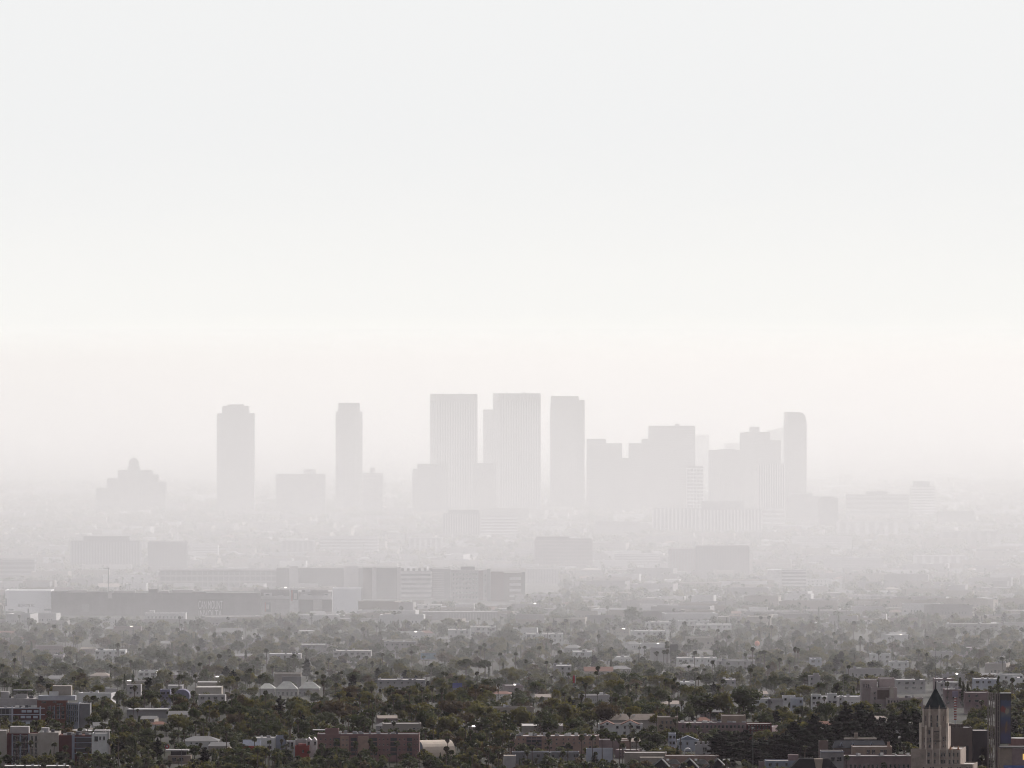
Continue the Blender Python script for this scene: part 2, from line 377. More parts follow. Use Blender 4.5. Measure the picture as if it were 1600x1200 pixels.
    T.body(917, 947, 686, DARK, 0, 40); T.body(947, 972, 693, DARK, 1, 38, part='side_wing'); T.body(972, 984, 716, DARK, 2, 30, part='link'); T.bands(917, 947, 690, 800, 28, GREY, 0, 40, .4)
    T = Thing('office_tower', 'very broad flat-topped tower with a low stepped left shoulder', 'tower', 1035, 10400, phrase='the broad flat-topped tower', vis=(982, 1086, 662, 785))
    T.body(1014, 1086, 665.5, DARK, 0, 45); T.body(983, 1003.5, 693, DARK, 2, 40, part='low_shoulder'); T.body(1003, 1014, 686, DARK, 1, 40, part='shoulder')
    T.box('rooftop_unit', 1055, 1062, 662, 666, GREY, 12, 8); T.bands(1014, 1086, 670, 800, 34, GREY, 0, 45, .4); T.bands(983, 1003.5, 696, 800, 26, GREY, 2, 40, .4)
    T = Thing('far_tower', 'ghostly pale slab tower showing behind the broad flat-topped tower', 'tower', 1097, 13200, phrase='the ghostly pale tower', vis=(1086, 1108, 679, 760))
    T.body(1070, 1108, 679, GREY, 0, 30)
    T = Thing('apartment_tower', 'pale gridded apartment block in front of the broad flat-topped tower', 'building', 1086, 9700, phrase='the pale gridded block', vis=(1073, 1099, 729, 788))
    T.body(1073, 1099, 729, mat('shaded_grey_glass', (0.10, 0.10, 0.11), .3), 0, 22); T.bands(1073, 1099, 731, 815, 15, WHITE, 0, 22, .42, .5); T.ribs(1073, 1099, 731, 815, 5, WHITE, 0, 22, .25, .55)  # the glass carries its shade in the grey colour
    T = Thing('office_block', 'wide mid-height dark office block left of the curved-top tower group', 'building', 1134, 10300, phrase='the wide mid-height dark block', vis=(1108, 1160, 702, 780))
    T.body(1108.5, 1165, 703.5, DARK, 0, 40); T.box('plant_room', 1125, 1148, 702, 704, DARK, 6, 20); T.ribs(1108.5, 1165, 706, 800, 18, GREY, 0, 40, .35)
    T = Thing('office_tower', 'stepped office tower with a rooftop box and two masts', 'tower', 1188, 10500, phrase='the stepped office tower', vis=(1157, 1220, 666, 775))
    T.body(1165, 1203, 675, DARK, 0, 36); T.box('penthouse', 1172, 1187, 667, 675.6, GREY, 8, 18); T.body(1157, 1165, 676, DARK, 3, 30, part='side_bay'); T.body(1203, 1220, 688, DARK, 2, 34, part='low_bay')
    T.bands(1165, 1203, 680, 798, 30, GREY, 0, 36, .4)
    for q in (1175.5, 1186): MB().tube((T.X(q), 12, T.Z(667)), (T.X(q), 12, T.Z(663)), .35, .15).build('mast', STEEL, T.o)
    T = Thing('far_tower', 'faint tower with slanted top between the stepped office tower and the curved-top tower', 'tower', 1214, 13000, phrase='the faint slanted tower', vis=(1203, 1227, 668, 690))
    MB().prism([(T.X(1200), 0), (T.X(1227), 0), (T.X(1227), 30), (T.X(1200), 30)], 0, T.Z(672)).build('wall', GREY, T.o)
    MB().gable(T.X(1204), T.X(1250), 0, 30, T.Z(672.5), T.Z(667), 'y').build('roof', GREY, T.o)
    T = Thing('far_tower', 'faint low tower peeping over the wide mid-height dark block', 'tower', 1145, 13100, phrase='the faint low tower', vis=(1130, 1158, 692, 703))
    T.body(1132, 1160, 692.5, GREY, 0, 30)
    T = Thing('ribbed_block', 'pale vertically ribbed block in front of the curved-top tower', 'building', 1205, 9800, phrase='the pale ribbed block', vis=(1185, 1226, 725, 785))
    T.body(1185, 1226, 725, mat('shaded_grey_glass', (0.10, 0.10, 0.11)), 0, 25); T.ribs(1185, 1226, 725.5, 815, 11, WHITE, 0, 25, .4, .7)  # same glass with shade put into its colour
    T = Thing('curved_top_tower', 'tall tower whose roof curves down at the corner, rightmost of the tall towers', 'tower', 1243, 10450, phrase='the curved-top tower', vis=(1226, 1260, 644, 778))
    prof = [(1226, None), (1260, None), (1260, 657), (1258.5, 650.5), (1254.5, 645.5), (1250, 644), (1226, 644)]
    k = MB(); n = len(prof)
    for y in (0, 34): k.v += [(T.X(a), y, T.Z(c)) for a, c in prof]
    k.f = [(i, (i + 1) % n, n + (i + 1) % n, n + i) for i in range(n)] + [tuple(range(n))[::-1], tuple(range(n, 2 * n))]
    k.build('shaft', GL, T.o); FOOT.append((T.o.location.x - 20, T.o.location.x + 20, T.d - 3, T.d + 36))
    T.ribs(1226, 1260, 658, 800, 9, STEEL, 0, 34, .2, .3)
    k = MB(); k.box(T.X(1226), T.X(1230), -.6, 0, T.Z(660), T.Z(645)); k.build('corner_glazing', PALE, T.o)

    # the mid-rise blocks that stand in front of the towers
    def mid(label, phrase, x0, x1, yt, yb, m, style=None, n=8, m2=None, caps=(), dep=28, name='office_block', cat='building', roof=None, vb=None):
        d = depth(yb + 4)
        T = Thing(name, label, cat, (x0 + x1) / 2, d, phrase=phrase, vis=(x0, x1, yt, vb or yb - 2))
        T.body(x0, x1, yt, m, 0, dep, roof=roof)
        for (a, b_, c) in caps: T.box('penthouse', a, b_, c, yt + .8, m2 if len(caps) > 1 and m2 else m, 4, dep - 10)
        if style == 'ribs': T.ribs(x0, x1, yt + 1.5, yb + 4, n, m2 or CONC, 0, dep, .4, .6)
        if style == 'bands': T.bands(x0, x1, yt + 1.5, yb + 4, n, m2 or CONC, 0, dep, .45, .5)
        if style == 'grid':
            T.bands(x0, x1, yt + 1.5, yb + 4, n, m2 or CONC, 0, dep, .4, .5); T.ribs(x0, x1, yt + 1.5, yb + 4, int((x1 - x0) / 4), m2 or CONC, 0, dep, .35, .55)
        return T
    mid('dark block with finned front below the first matching finned tower', 'the finned dark block', 692, 750, 802, 838, DARK, 'ribs', 15, PALE, ((700, 749, 797),))
    mid('white banded office block below the second matching finned tower', 'the white banded block', 752, 808, 807, 838, GREY, 'bands', 7, WHITE)
    mid('long dark low roof block behind the white banded office block', 'the long dark low block', 752, 826, 794, 812, CHAR)
    mid('pale colonnaded block with tall white columns, left one of the two below the broad tower', 'the left colonnaded block', 1020, 1093, 794, 828, GREY, 'ribs', 12, WHITE)
    mid('longer pale colonnaded block with dark rooftop storey below the ribbed block', 'the longer colonnaded block', 1095, 1190, 795, 832, GREY, 'ribs', 18, WHITE, ((1097, 1162, 783),))
    mid('low white block at the foot of the pale ribbed block', 'the low white block', 1192, 1226, 793, 826, PALE, 'bands', 5, WHITE)
    mid('wide banded block with raised roof at the foot of the curved-top tower', 'the wide banded block', 1229, 1280, 776, 818, GREY, 'bands', 7, CONC, ((1237, 1270, 771),))
    mid('narrow plain dark block right of the curved-top tower', 'the narrow plain dark block', 1281, 1309, 778, 824, DARK, 'ribs', 7, CHAR, ((1284, 1304, 776),))
    mid('long dark office block with raised centre beside the white banded mid-rise', 'the long dark office block', 1323, 1420, 773, 812, DARK, 'bands', 6, GREY, ((1354, 1387, 768),))
    mid('white banded mid-rise standing above the trees on the right', 'the white banded mid-rise', 1424, 1461, 760, 806, GREY, 'bands', 11, WHITE, ((1428, 1453, 752),))
    mid('low dark block below and right of the white banded mid-rise', 'the low dark block on the right', 1466, 1522, 799, 819, CHAR)
    mid('broad dark block with ragged rooftop storey on the far left', 'the broad dark block', 111, 218, 845, 886, DARK, 'ribs', 24, GREY, ((130, 202, 838),))
    mid('square dark block next to the broad dark block', 'the square dark block', 232, 290, 846, 892, CHAR, 'ribs', 12, DARK)
    mid('dark low block cut by the left edge, under the broad dark block', 'the dark low block at the edge', -20, 53, 874, 905, DARK, 'bands', 5, GREY)
    mid('brownish block with gridded windows in the middle distance below the notched tower', 'the brownish block', 836, 925, 842, 888, BROWN, 'grid', 9, MAUVE, ((838, 890, 838.5),))
    mid('mauve ribbed block, left part of a dim pair in the middle distance', 'the mauve ribbed block', 1046, 1088, 857, 896, MAUVE, 'ribs', 9, CONC)
    mid('wide dim dark block joined to the mauve ribbed block', 'the wide dim dark block', 1089, 1170, 853, 898, BROWN, 'ribs', 20, CHAR)
    T = mid('white block with blank end wall and striped floors above the trees', 'the white striped block', 1222, 1260, 890, 920, GREY, 'bands', 6, WHITE)
    T.box('end_wall', 1200, 1221.5, 890, None, WHITE, 0, 22, foot=True)
    for i, (x0, x1, yt, yb, mm, lab) in enumerate(((300, 340, 852, 872, PALE, 'small pale office block right of the square dark block'), (440, 490, 845, 872, CONC, 'pale office block with thin piers left of the white low row'),
            (500, 590, 838, 866, PALE, 'long pale stepped office block under the small water-tank block'), (930, 1000, 815, 838, CONC, 'low grey block under the stepped dark office block'),
            (1310, 1400, 815, 838, PALE, 'pale low block in front of the long dark office block'), (1470, 1560, 830, 852, CONC, 'grey low block at the far right below the dark low block'),
            (1240, 1330, 838, 858, PALE, 'pale flat block under the narrow plain dark block'), (640, 690, 840, 862, PALE, 'pale block left of and below the finned dark block'),
            (960, 1030, 865, 888, PALE, 'pale flat block left of the mauve ribbed block'), (1290, 1380, 872, 892, CONC, 'grey flat block right of the wide dim dark block'),
            (1430, 1510, 868, 886, PALE, 'pale flat block with bright roof at the right, in thick haze'))):
        mid(lab, lab, x0, x1, yt, yb, mm, rnd.choice(['ribs', 'bands', 'grid']), 6, WHITE if mm is PALE else PALE, roof=RW, vb=yt + 12)
skyline()

# ------------------------------------------------------------------ the hospital row and the mall, about six to seven kilometres off
def hospital():
    MW = mat('mall_white', (1.24, 1.26, 1.27), .85, .05)
    d = 6420.0
    T = Thing('hospital_wing', 'long low dark wing with bright roof edge above the black mall wall', 'building', 345, 6700, phrase='the long low dark wing', vis=(250, 432, 888, 912))
    T.body(250, 432, 890, DARK, 0, 30, roof=RW); T.bands(250, 432, 889, 935, 5, CONC, 0, 30, .3, .6); T.box('roof_fascia', 250, 432, 888, 891, WHITE, -1.2, 1.1)
    T.ribs(250, 432, 893, 935, 22, GREY, 0, 30, .2, .3)
    T = Thing('hospital_block', 'dark glass block with two pale piers, left of the hospital row', 'building', 500, 6600, phrase='the dark block with pale piers', vis=(432, 567, 884, 918))
    T.body(432, 567, 887.5, CHAR, 0, 34); T.ribs(432, 567, 889, 940, 34, DARK, 0, 34, .3, .3)
    for a, c in ((452, 466), (537, 560)): T.box('pier', a, c, 884.5, None, PALE, -1.4, 6)
    T.box('entrance_block', 466, 497, 912, None, PALE, -7, 5)
    T = Thing('hospital_block', 'dark tower block framed in pale concrete beside the blank white wall', 'building', 596, d, phrase='the framed dark block', vis=(567, 626, 886, 946))
    T.body(567, 626, 887, CHAR, 0, 30); T.box('side_panel', 567, 581, 890, None, BROWN, -.8, .7)
    for a, c in ((581.5, 588), (620.5, 626)): T.box('pier', a, c, 886, None, PALE, -1.3, 1.2)
    T.box('plinth', 588.2, 620.3, 944, None, CONC, -1.1, 1.0); T.bands(588.5, 620, 889, 944, 14, DARK, 0, 20, .4, .2)
    T = Thing('hospital_block', 'block of bright white and dark floor bands in the hospital row', 'building', 650, d, phrase='the white and dark banded hospital block', vis=(627, 673, 891, 944))
    T.body(627, 673, 892, GREY, 1, 30, roof=RW); T.bands(627, 673, 893, 950, 8, WHITE, 1, 30, .5, .7); T.ribs(629, 673, 888, 893, 5, DARK, 2, 20, .5, .4, 'roof_screen')
    T = Thing('hospital_block', 'grey louvred block between the white banded and window-dotted hospital blocks', 'building', 688, d + 20, phrase='the grey louvred block', vis=(673, 705, 888, 944))
    T.body(673.5, 704, 888, CONC, 0, 30, roof=RW); T.bands(673.5, 704, 894, 950, 16, PALE, 0, 30, .45, .4); T.box('stair_core', 694, 704, 893, None, GREY, -1, .9)
    T = Thing('hospital_block', 'pale block with rows of small square windows in the hospital row', 'building', 735, d - 30, phrase='the pale window-dotted block', vis=(704, 766, 887, 944))
    T.body(704.5, 766, 890, PALE, 0, 32); T.grid(706, 747, 894, 944, 8, 7, .42, .42); T.box('dark_bay', 747.5, 755, 892, None, MAUVE, -.6, .55); T.box('roof_plant', 720, 742, 885.5, 890.5, GREY, 6, 10)
    T.grid(756, 765, 894, 944, 2, 6, .45, .45); T.box('base_canopy', 695, 750, 943, 946, GREY, -6, 5.5)
    T = Thing('hospital_block', 'dark red block with white slatted bay at the end of the hospital row', 'building', 793, d - 60, phrase='the dark red slatted block', vis=(766, 820, 890, 946))
    T.body(766.5, 820, 895, BROWN, 0, 30); T.box('red_panel', 767, 787, 893, None, MAROON, -.9, .8); T.box('corner_edge', 815, 820.3, 894, None, CHAR, -.7, .6)
    k = MB()
    for i in range(5):
        z = T.Z(902 + i * 9); k.box(T.X(796), T.X(814), -.9, 0, z - 2.4, z)
    k.build('white_slats', WHITE, T.o, 'stuff'); T.box('stair_tower', 760.5, 766.3, 889, None, GREY, 4, 8)
    T = Thing('hospital_block', 'plain pale block fading into haze right of the dark red slatted block', 'building', 846, 6900, phrase='the plain pale block', vis=(820, 872, 888, 928))
    T.body(821, 872, 888, PALE, 0, 30); T.ribs(821, 872, 890, 935, 12, CONC, 0, 30, .3, .3)

    d = 5990.0
    T = Thing('mall_store', 'white windowless store box with small dark lettering at the end of the black mall', 'store', 44, d, phrase='the white windowless store', vis=(8, 80, 921, 961))
    T.body(8, 79.5, 922.5, MW, 0, 40, roof=RW)
    for (a, c, e, f) in ((13, 21, 952, 954), (13, 21, 957.5, 959), (69, 80, 952, 954), (69, 79, 957.5, 960), (47, 57, 959, 961)): T.box('louvre', a, c, e, f, GREY, -.3, .28)
    T.box('door_bay', 43, 45.5, 951, None, GREY, -.25, .22); T.box('side_strip', 8, 10.5, 935, 947, GREY, -.3, .28)
    txt(T, 'BEDHOME AC', 28, 54, 943.5, 948, mat('sign_grey', (0.16, 0.14, 0.15)), -.15)
    T = Thing('shopping_mall', 'long black windowless mall with one large white lettered sign', 'mall', 243, d - 10, phrase='the long black mall', vis=(80, 406, 922, 967))
    m2 = mat('black_panel', (0.15, 0.14, 0.155), 0.7, 0.35, 0.12)
    T.body(80, 406, 926, m2, 0, 45, roof=RG)
    for a, c, e in ((80, 104, 924), (135, 168, 924.5), (232, 246, 920.5), (300, 322, 925)): T.box('parapet_block', a, c, e, 926.5, m2, 1, 20)
    for a, c in ((105, 134), (176, 210), (250, 262), (268, 300)): T.box('roof_plant', a, c, rnd.uniform(922, 924), 926.8, PALE, 14, 12)
    for i in range(30):
        a = 80 + 326 * i / 30
        T.box('wall_panel', a + .25, a + 326 / 30 - .25, 927, 962 if i % 3 else 958, m2, -.35 - .25 * (i % 2), .3)
    T.box('lift_box', 168.5, 175, 923, 935, PALE, -1.2, 1.0); T.box('grey_hatch', 128, 139, 944, 956, GREY, -1.0, .3)
    T.box('sign_panel', 309, 349, 936, 968, mat('sign_back', (0.055, 0.05, 0.055)), -1.3, .5)
    wh = mat('sign_white', (0.72, 0.72, 0.74))
    txt(T, 'CAN MOUNT', 310, 348, 938.5, 951.5, wh, -1.42); txt(T, 'INVOLTA', 310.5, 347, 953, 965.5, wh, -1.42)
    T.box('canopy', 140, 174, 962, 964, WHITE, -8, 6); T.box('canopy', 192, 224, 962, 965, WHITE, -8, 6)
    T = Thing('roof_mast', 'thin lattice mast standing on the roof of the black mall', 'mast', 169.5, d + 12)
    MB().tube((0, 0, T.Z(927)), (0, 0, T.Z(887)), .32, .2).tube((-4.5, 0, T.Z(888.5)), (1.2, 0, T.Z(888)), .16, .16).build('pole', STEEL, T.o)
    T.o.location.z = 0
    T = Thing('mall_store', 'white store front covered in posters beside the black mall', 'store', 462, d + 10, phrase='the postered store front', vis=(406, 518, 919, 960))
    T.body(406.5, 519, 924, PALE, 0, 40, roof=RW)
    T.box('upper_screen', 407, 452, 921, 931, CONC, -1, .8); T.box('corner_panel', 408, 452, 931.5, 936, WHITE, -1.4, 1.2); T.box('stair_tower', 452.5, 466, 919, None, WHITE, -1.6, 1.4)
    T.box('dark_bay', 468, 489.5, 937.5, 960, DARK, -.8, .7); T.box('dark_bay', 503.5, 518.5, 937, 956, DARK, -.8, .7)
    T.box('sign_strip', 467, 519, 931, 936, WHITE, -1.5, 1.3); T.box('sign_strip', 471, 484, 920.5, 925.5, WHITE, -1.3, 1.2); T.box('sign_strip', 485, 513, 921.5, 925, PALE, -1.3, 1.2)
    T.bands(432, 450, 938, 962, 5, PALE, -.4, 5, .5, .4); T.bands(490.5, 502.5, 938, 960, 5, PALE, -.4, 5, .5, .4)
    red = mat('poster_red', (0.45, 0.10, 0.08)); sk = mat('poster_pale', (0.62, 0.58, 0.56)); gr = mat('poster_grey', (0.10, 0.10, 0.11))
    P = T.box('poster', 413.5, 423, 941, 956, gr, -.6, .5)
    for pm, a, c, e, f in ((red, 413.7, 415.6, 941.3, 955.5), (sk, 416, 420.5, 944.5, 952)): T.box('poster_patch', a, c, e, f, pm, -.66, .05)
    P = T.box('poster', 455, 465.5, 922, 937, gr, -2.2, .5)
    for pm, a, c, e, f in ((red, 455.2, 457.3, 922.3, 938.6), (sk, 459, 464, 927, 936)): T.box('poster_patch', a, c, e, f, pm, -2.26, .05)
    for a, c, e, f in ((412, 425, 926, 933), (434, 443, 930, 933.5), (470, 487, 927.5, 931), (506, 517, 927, 933)): T.box('sign_strip', a, c, e, f, WHITE, -1.9, .3)
    for a, c, e, f in ((415, 421, 928, 930), (472, 477, 922.3, 924.5), (481, 487, 928, 929.3), (507, 512, 928, 930)): T.box('sign_mark', a, c, e, f, gr, -2.0, .08)
    T = Thing('blank_wall_building', 'plain blank white wall, brightest face in the mall row', 'building', 542, d - 25, phrase='the blank white wall', vis=(518, 567, 917, 957))
    T.body(519.5, 566, 919, MW, 0, 25, roof=RW); T.box('edge_trim', 564.5, 567.5, 917.8, 940, WHITE, -.5, .45)
    T = Thing('low_white_building', 'low white building with palms in front, below the black mall', 'building', 258, 5800, phrase='the low white building under the mall', vis=(226, 291, 957, 969))
    T.body(226, 290, 958, WHITE, 0, 20, roof=RW); T.box('roof_box', 233, 241, 954, 958.5, WHITE, 4, 6); T.grid(229, 288, 961, 976, 10, 2, .4, .4)
    T = Thing('long_store', 'long low pale store with ribbed front below the hospital row', 'building', 738, 5870, phrase='the long low pale store', vis=(660, 780, 953, 967))
    T.body(660, 779, 956, CONC, 0, 25, roof=RW); T.ribs(700, 779, 958, 975, 18, PALE, 0, 25, .4, .4); T.box('corner_pier', 777.5, 781, 954, None, CREAM, -.6, 3)

def txt(T, s, x0, x1, yt, yb, m, off):
    cu = bpy.data.curves.new('lettering', 'FONT'); cu.body = s; cu.size = 1.0; cu.extrude = 0.02; cu.align_x = 'LEFT'
    cu.materials.append(m)
    o = bpy.data.objects.new('lettering', cu); COL.objects.link(o); o.parent = T.o
    bpy.context.view_layer.update()
    me = bpy.data.meshes.new_from_object(o.evaluated_get(bpy.context.evaluated_depsgraph_get())); bpy.data.objects.remove(o); bpy.data.curves.remove(cu)
    xs = [v.co.x for v in me.vertices]; ys = [v.co.y for v in me.vertices]
    for v in me.vertices: v.co.x -= min(xs); v.co.y -= min(ys)
    me.materials.clear(); o = link('lettering', me, m, T.o)
    o.rotation_euler = (pi / 2, 0, 0)
    o.scale = (T.s * (x1 - x0) / (max(xs) - min(xs)), T.s * (yb - yt) / (max(ys) - min(ys)), 1)
    o.location = (T.X(x0), off, T.Z(yb))
    return o
hospital()
# ------------------------------------------------------------------ named buildings of the middle distance and the near flats
def rake(T, x, yp, x2, y2, off, m, w_=.5):
    """thin trim board along a sloping gable edge"""
    k = MB(); k.tube((T.X(x), off, T.Z(yp)), (T.X(x2), off, T.Z(y2)), w_, w_, 4); return k.build('rake_trim', m, T.o)

def near():
    # upper apartments, left edge
    T = Thing('apartment_building', 'apartment building with white balcony frames and a red brick block, upper one at left', 'building', 58, 4055, phrase='the upper left apartments', vis=(0, 138, 1074, 1126))
    T.body(-12, 63, 1105.5, GREY, 0, 16, roof=RP); T.body(57, 102, 1095, BRICK, 5, 18, part='brick_block', roof=RW); T.body(102.5, 122, 1099.5, BLUEG, 7, 16, part='blue_wing'); T.body(122.5, 139, 1100.5, GREY, 10, 14, part='end_wing', roof=RW)
    for y in (1106, 1116, 1126): T.box('floor_edge', -12, 70, y, y + 1.1, BLUEW, -1.2, 1.15)
    for x in (18.2, 62.3): T.box('post', x, x + 1.8, 1103.5, None, BLUEW, -1.5, .8)
    for x in (-10, -4, 3, 9): T.box('glazing_panel', x, x + 5, 1107.5, 1115.5, GL, -.25, .2); T.box('glazing_panel', x, x + 5, 1117.5, 1125.5, GL, -.25, .2)
    for r_, y in enumerate((1109.5, 1118.5, 1127.5)):
        for x in (34 - r_ * 1.5, 42.5 - r_ * 1.2, 53 - r_): T.box('balcony', x, x + 7, y, y + 3.6, BLUEW, -1.5, 1.4)
        T.box('brick_panel', 21, 61, y - 2, y + 6, MAROON, -.2, .15)
    T.windows([(64, 71, 1096.5, 1099), (82, 87, 1096.5, 1098.5), (88, 97, 1099.5, 1102)], 4.9)
    T.grid(72, 101, 1104, 1124, 4, 3, .62, .72, 4.9); T.grid(103, 121, 1101, 1130, 6, 3, .45, .8, 6.9)
    for x in (77, 84, 92): T.box('post', x, x + 1, 1103, 1124, BLUEG, 4.2, .6)
    T.box('roof_band', 58, 116, 1088.5, 1095.5, mat('metal_grey', (0.42, 0.44, 0.48), .5), 9, 12); T.box('stair_tower', 79.5, 109, 1073.5, 1092, CREAM, 14, 9); T.box('roof_box', 75, 89, 1082, 1090, WHITE, 10.5, 3)
    T.box('rear_wing', -12, 58, 1094.5, None, PALE, 22, 16, foot=True); T.box('flat_canopy', 15, 45, 1081.5, 1083, STEEL, 26, 8); T.box('roof_box', 20, 37, 1088, 1095, PALE, 26, 6); T.box('roof_box', -4, 9, 1084, 1095, PALE, 24, 6)
    T.units(-8, 55, 1105.5, 9, 3, 9, .8); T.units(-8, 56, 1094.2, 12, 24, 10, .8)
    T.box('end_trim', 121, 122.3, 1098.5, None, BLUEW, 5.8, 1.0)

    # lower apartments, left edge
    T = Thing('apartment_building', 'apartment building of cream, maroon and glass bays, lower one at left', 'building', 85, 3676, phrase='the lower left apartments', vis=(0, 171, 1137, 1180))
    T.body(-10, 10.3, 1141.5, CREAM, 0, 18); T.body(10.5, 59, 1146.5, MAROON, 1, 18, part='glazed_bay', roof=RT); T.body(59.2, 91.5, 1144.5, CREAM, 0, 20, part='blank_wall', roof=RP)
    T.body(91.7, 143, 1149, MAROON, 1.5, 18, part='maroon_wing', roof=RT); T.body(143.2, 168, 1146, WHITE, 0, 14, part='white_wing')
    for x in (18, 30.5, 43.5): T.box('pier', x, x + 2.4, 1147.5, None, BLUEG, .2, .8)
    T.grid(20.5, 43, 1149, 1192, 4, 4, .78, .86, .9); T.box('striped_wall', 46.2, 59, 1146, None, CREAM, .3, .65); T.grid(47, 59, 1149, 1190, 2, 4, .42, .8, .25)
    T.box('post', 112, 116.2, 1149, None, BLUEG, .5, .9)
    for y in (1151.5, 1160, 1168.5, 1177): T.box('balcony', 116.3, 143, y, y + 1.2, BLUEG, 0, 1.5)
    for y in (1153.2, 1161.5, 1170): T.box('glazing_panel', 118, 142, y, y + 6, GL, 1.3, .15)
    T.windows([(147.5, 153, 1151, 1158), (155, 158, 1151, 1156), (161, 164, 1151, 1156)], -.03); T.box('roof_frame', 147, 171, 1141.3, 1143, PALE, -.6, 10); T.box('frame_post', 168.2, 171, 1143, None, PALE, -.6, 2); T.box('frame_post', 147, 148.5, 1143, 1146.3, PALE, -.6, 1)
    T.box('roof_box', 14, 43.5, 1136.5, 1147, PALE, 7, 8); T.box('roof_box', 62, 74, 1139, 1145, PALE, 10, 6); T.units(64, 88, 1144.5, 4, 4, 10, .8); T.units(95, 141, 1149, 14, 3, 11, .9)
    T = Thing('flat_roof_shed', 'flat-roofed shed with pale roof edge in the bottom left corner', 'building', 55, 3590, phrase='the bottom left shed', vis=(5, 110, 1196, 1200))
    T.body(5, 108, 1197, BROWN, 0, 14, roof=RW, par=.25); T.units(15, 100, 1197, 6, 3, 8, .6)
    T = Thing('vent_pipe', 'single thick black pipe rising beside the flat-roofed shed', 'pipe', 122.5, 3580); MB().tube((0, 0, 0), (0, 0, T.Z(1187)), .62, .62, 10).build('pipe', RB, T.o); MB().tube((0, 0, T.Z(1187)), (0, 0, T.Z(1185.6)), .85, .85, 10).build('cap', RB, T.o)

    def simple(name, label, phrase, x0, x1, yt, yb, m, dep=12, roof=RP, win=None, cat='building', vb=None, yaw=0, units=0):
        d = depth(yb); T = Thing(name, label, cat, (x0 + x1) / 2, d, yaw, phrase=phrase, vis=(x0, x1, yt, (vb or yb - 6) if name != 'low_building' else yt + 4.5))
        if roof is RW and 'bright' not in label: roof = rnd.choice([RW, RP, RP, RG])
        T.body(x0, x1, yt, m, 0, dep, roof=roof, par=.4)
        if win:
            hm = (yb - yt) * T.s; ny = max(1, min(3, int(hm / 3.2))); nx = max(2, min(13, int((x1 - x0) * T.s / 3.8))); st = 3.1 / T.s
            for j in range(ny):
                for i in range(nx):
                    if rnd.random() < .15: continue
                    cx = x0 + (x1 - x0) * (i + .5 + rnd.uniform(-.1, .1)) / nx; y_ = yt + st * (j + .42); ww = rnd.choice([.5, .65, 1.1]) / T.s
                    T.windows([(cx - ww, cx + ww, y_, y_ + 1.35 / T.s)], -.02)
        if units: T.units(x0 + 1, x1 - 1, yt, units, 2, dep - 5, .7)
        return T
    T = simple('long_roof_store', 'long low store with a thin bright white roof among the trees', 'the thin bright white roof', 198, 262, 1108.5, 1122, GREY, 22, RW, vb=1113); T.box('fascia', 197, 263, 1108, 1109.4, WHITE, -.8, .75)
    T = simple('lavender_house', 'lavender building with an arched wing behind the long white roof', 'the lavender building', 250, 266, 1078, 1106, LAV, 14, RG, (3, 4))
    k = MB(); n = 10; pts = [(T.X(272), 0), (T.X(296), 0)] + [(T.X(284 + 12 * cos(a)), 0) for a in ()]
    arc = [(T.X(284 + 12 * cos(pi * i / n)), T.Z(1087 - 9.5 * sin(pi * i / n))) for i in range(n + 1)] + [(T.X(272), 0), (T.X(296), 0)]
    b0 = len(arc); k.v = [(x, 2, z) for x, z in arc] + [(x, 14, z) for x, z in arc]
    k.f = [(i, (i + 1) % b0, b0 + (i + 1) % b0, b0 + i) for i in range(b0)] + [tuple(range(b0))[::-1], tuple(range(b0, 2 * b0))]; k.build('arched_wing', LAV, T.o)
    simple('white_house', 'boxy white house with wide dark windows right of the lavender building', 'the boxy white house', 310, 352, 1086, 1106, PALE, 14, RP, (5, 2, .55, .45), cat='house')
    simple('flat_roof_house', 'wide low house with pale roof behind the boxy white house', 'the wide pale-roofed house', 306, 346, 1074, 1090, BUFF, 26, RP, None, 'house', 1079)
    simple('flat_roof_house', 'low house with a bright streak of roof above the wide pale-roofed house', 'the bright-roofed low house', 308, 344, 1066, 1080, BUFF, 20, RW, None, 'house', 1070)
    simple('flat_roof_house', 'pale low house between trees left of the lavender building', 'the pale low house', 262, 285, 1071, 1086, PALE, 16, RW, None, 'house', 1075)
    simple('flat_roof_house', 'grey flat house with dark upper wall near the left trees', 'the grey flat house', 198, 220, 1070, 1096, PALE, 12, RP, (3, 3), 'house', 1088)
    T = simple('cream_building', 'plain cream building with a small parapet behind the white hipped roofs', 'the plain cream building', 428, 470, 1052, 1076, CREAM, 14, RP); T.box('lower_wing', 441, 471, 1057, None, CONC, -3, 2.8)
    T = Thing('hipped_house', 'pale house with a row of bright white hipped roofs', 'house', 458, 4475, phrase='the white hipped roofs', vis=(404, 500, 1065, 1088))
    for a, c, yr, ye, o_ in ((404, 430, 1068.5, 1076, 0), (430, 465, 1065.5, 1077, 1), (466, 500, 1066, 1076, 2)):
        T.box('wall', a + 1, c - 1, ye, None, PALE, o_ + 1, 12, foot=True); MB().hip(T.X(a), T.X(c), o_, o_ + 14, T.Z(ye), T.Z(yr), (c - a) * T.s * .34).build('roof', mat('roof_hip', (0.50, 0.51, 0.48)), T.o)
    T.body(488, 500, 1078, CREAM, -3, 6, part='porch'); T.grid(425, 486, 1079, 1090, 9, 1, .4, .5, 1.9)
    T = simple('white_townhouse', 'cluster of white stepped townhouses with grey tower left of the pink apartments', 'the white townhouses', 398, 430, 1153, 1183, WHITE, 14, RP, (4, 3, .35, .4), vb=1174, units=3)
    T.body(431, 447, 1150, BLUEG, -1, 10, part='grey_tower'); T.body(447.2, 461, 1158, WHITE, 0, 10, part='middle_wing'); T.windows([(449, 452.5, 1160, 1167), (454, 458, 1160, 1166)], -.03); T.body(461, 478, 1156, PALE, 3, 10, part='rear_wing')
    T.body(478, 495.3, 1157, WHITE, 0, 10, part='end_wing')
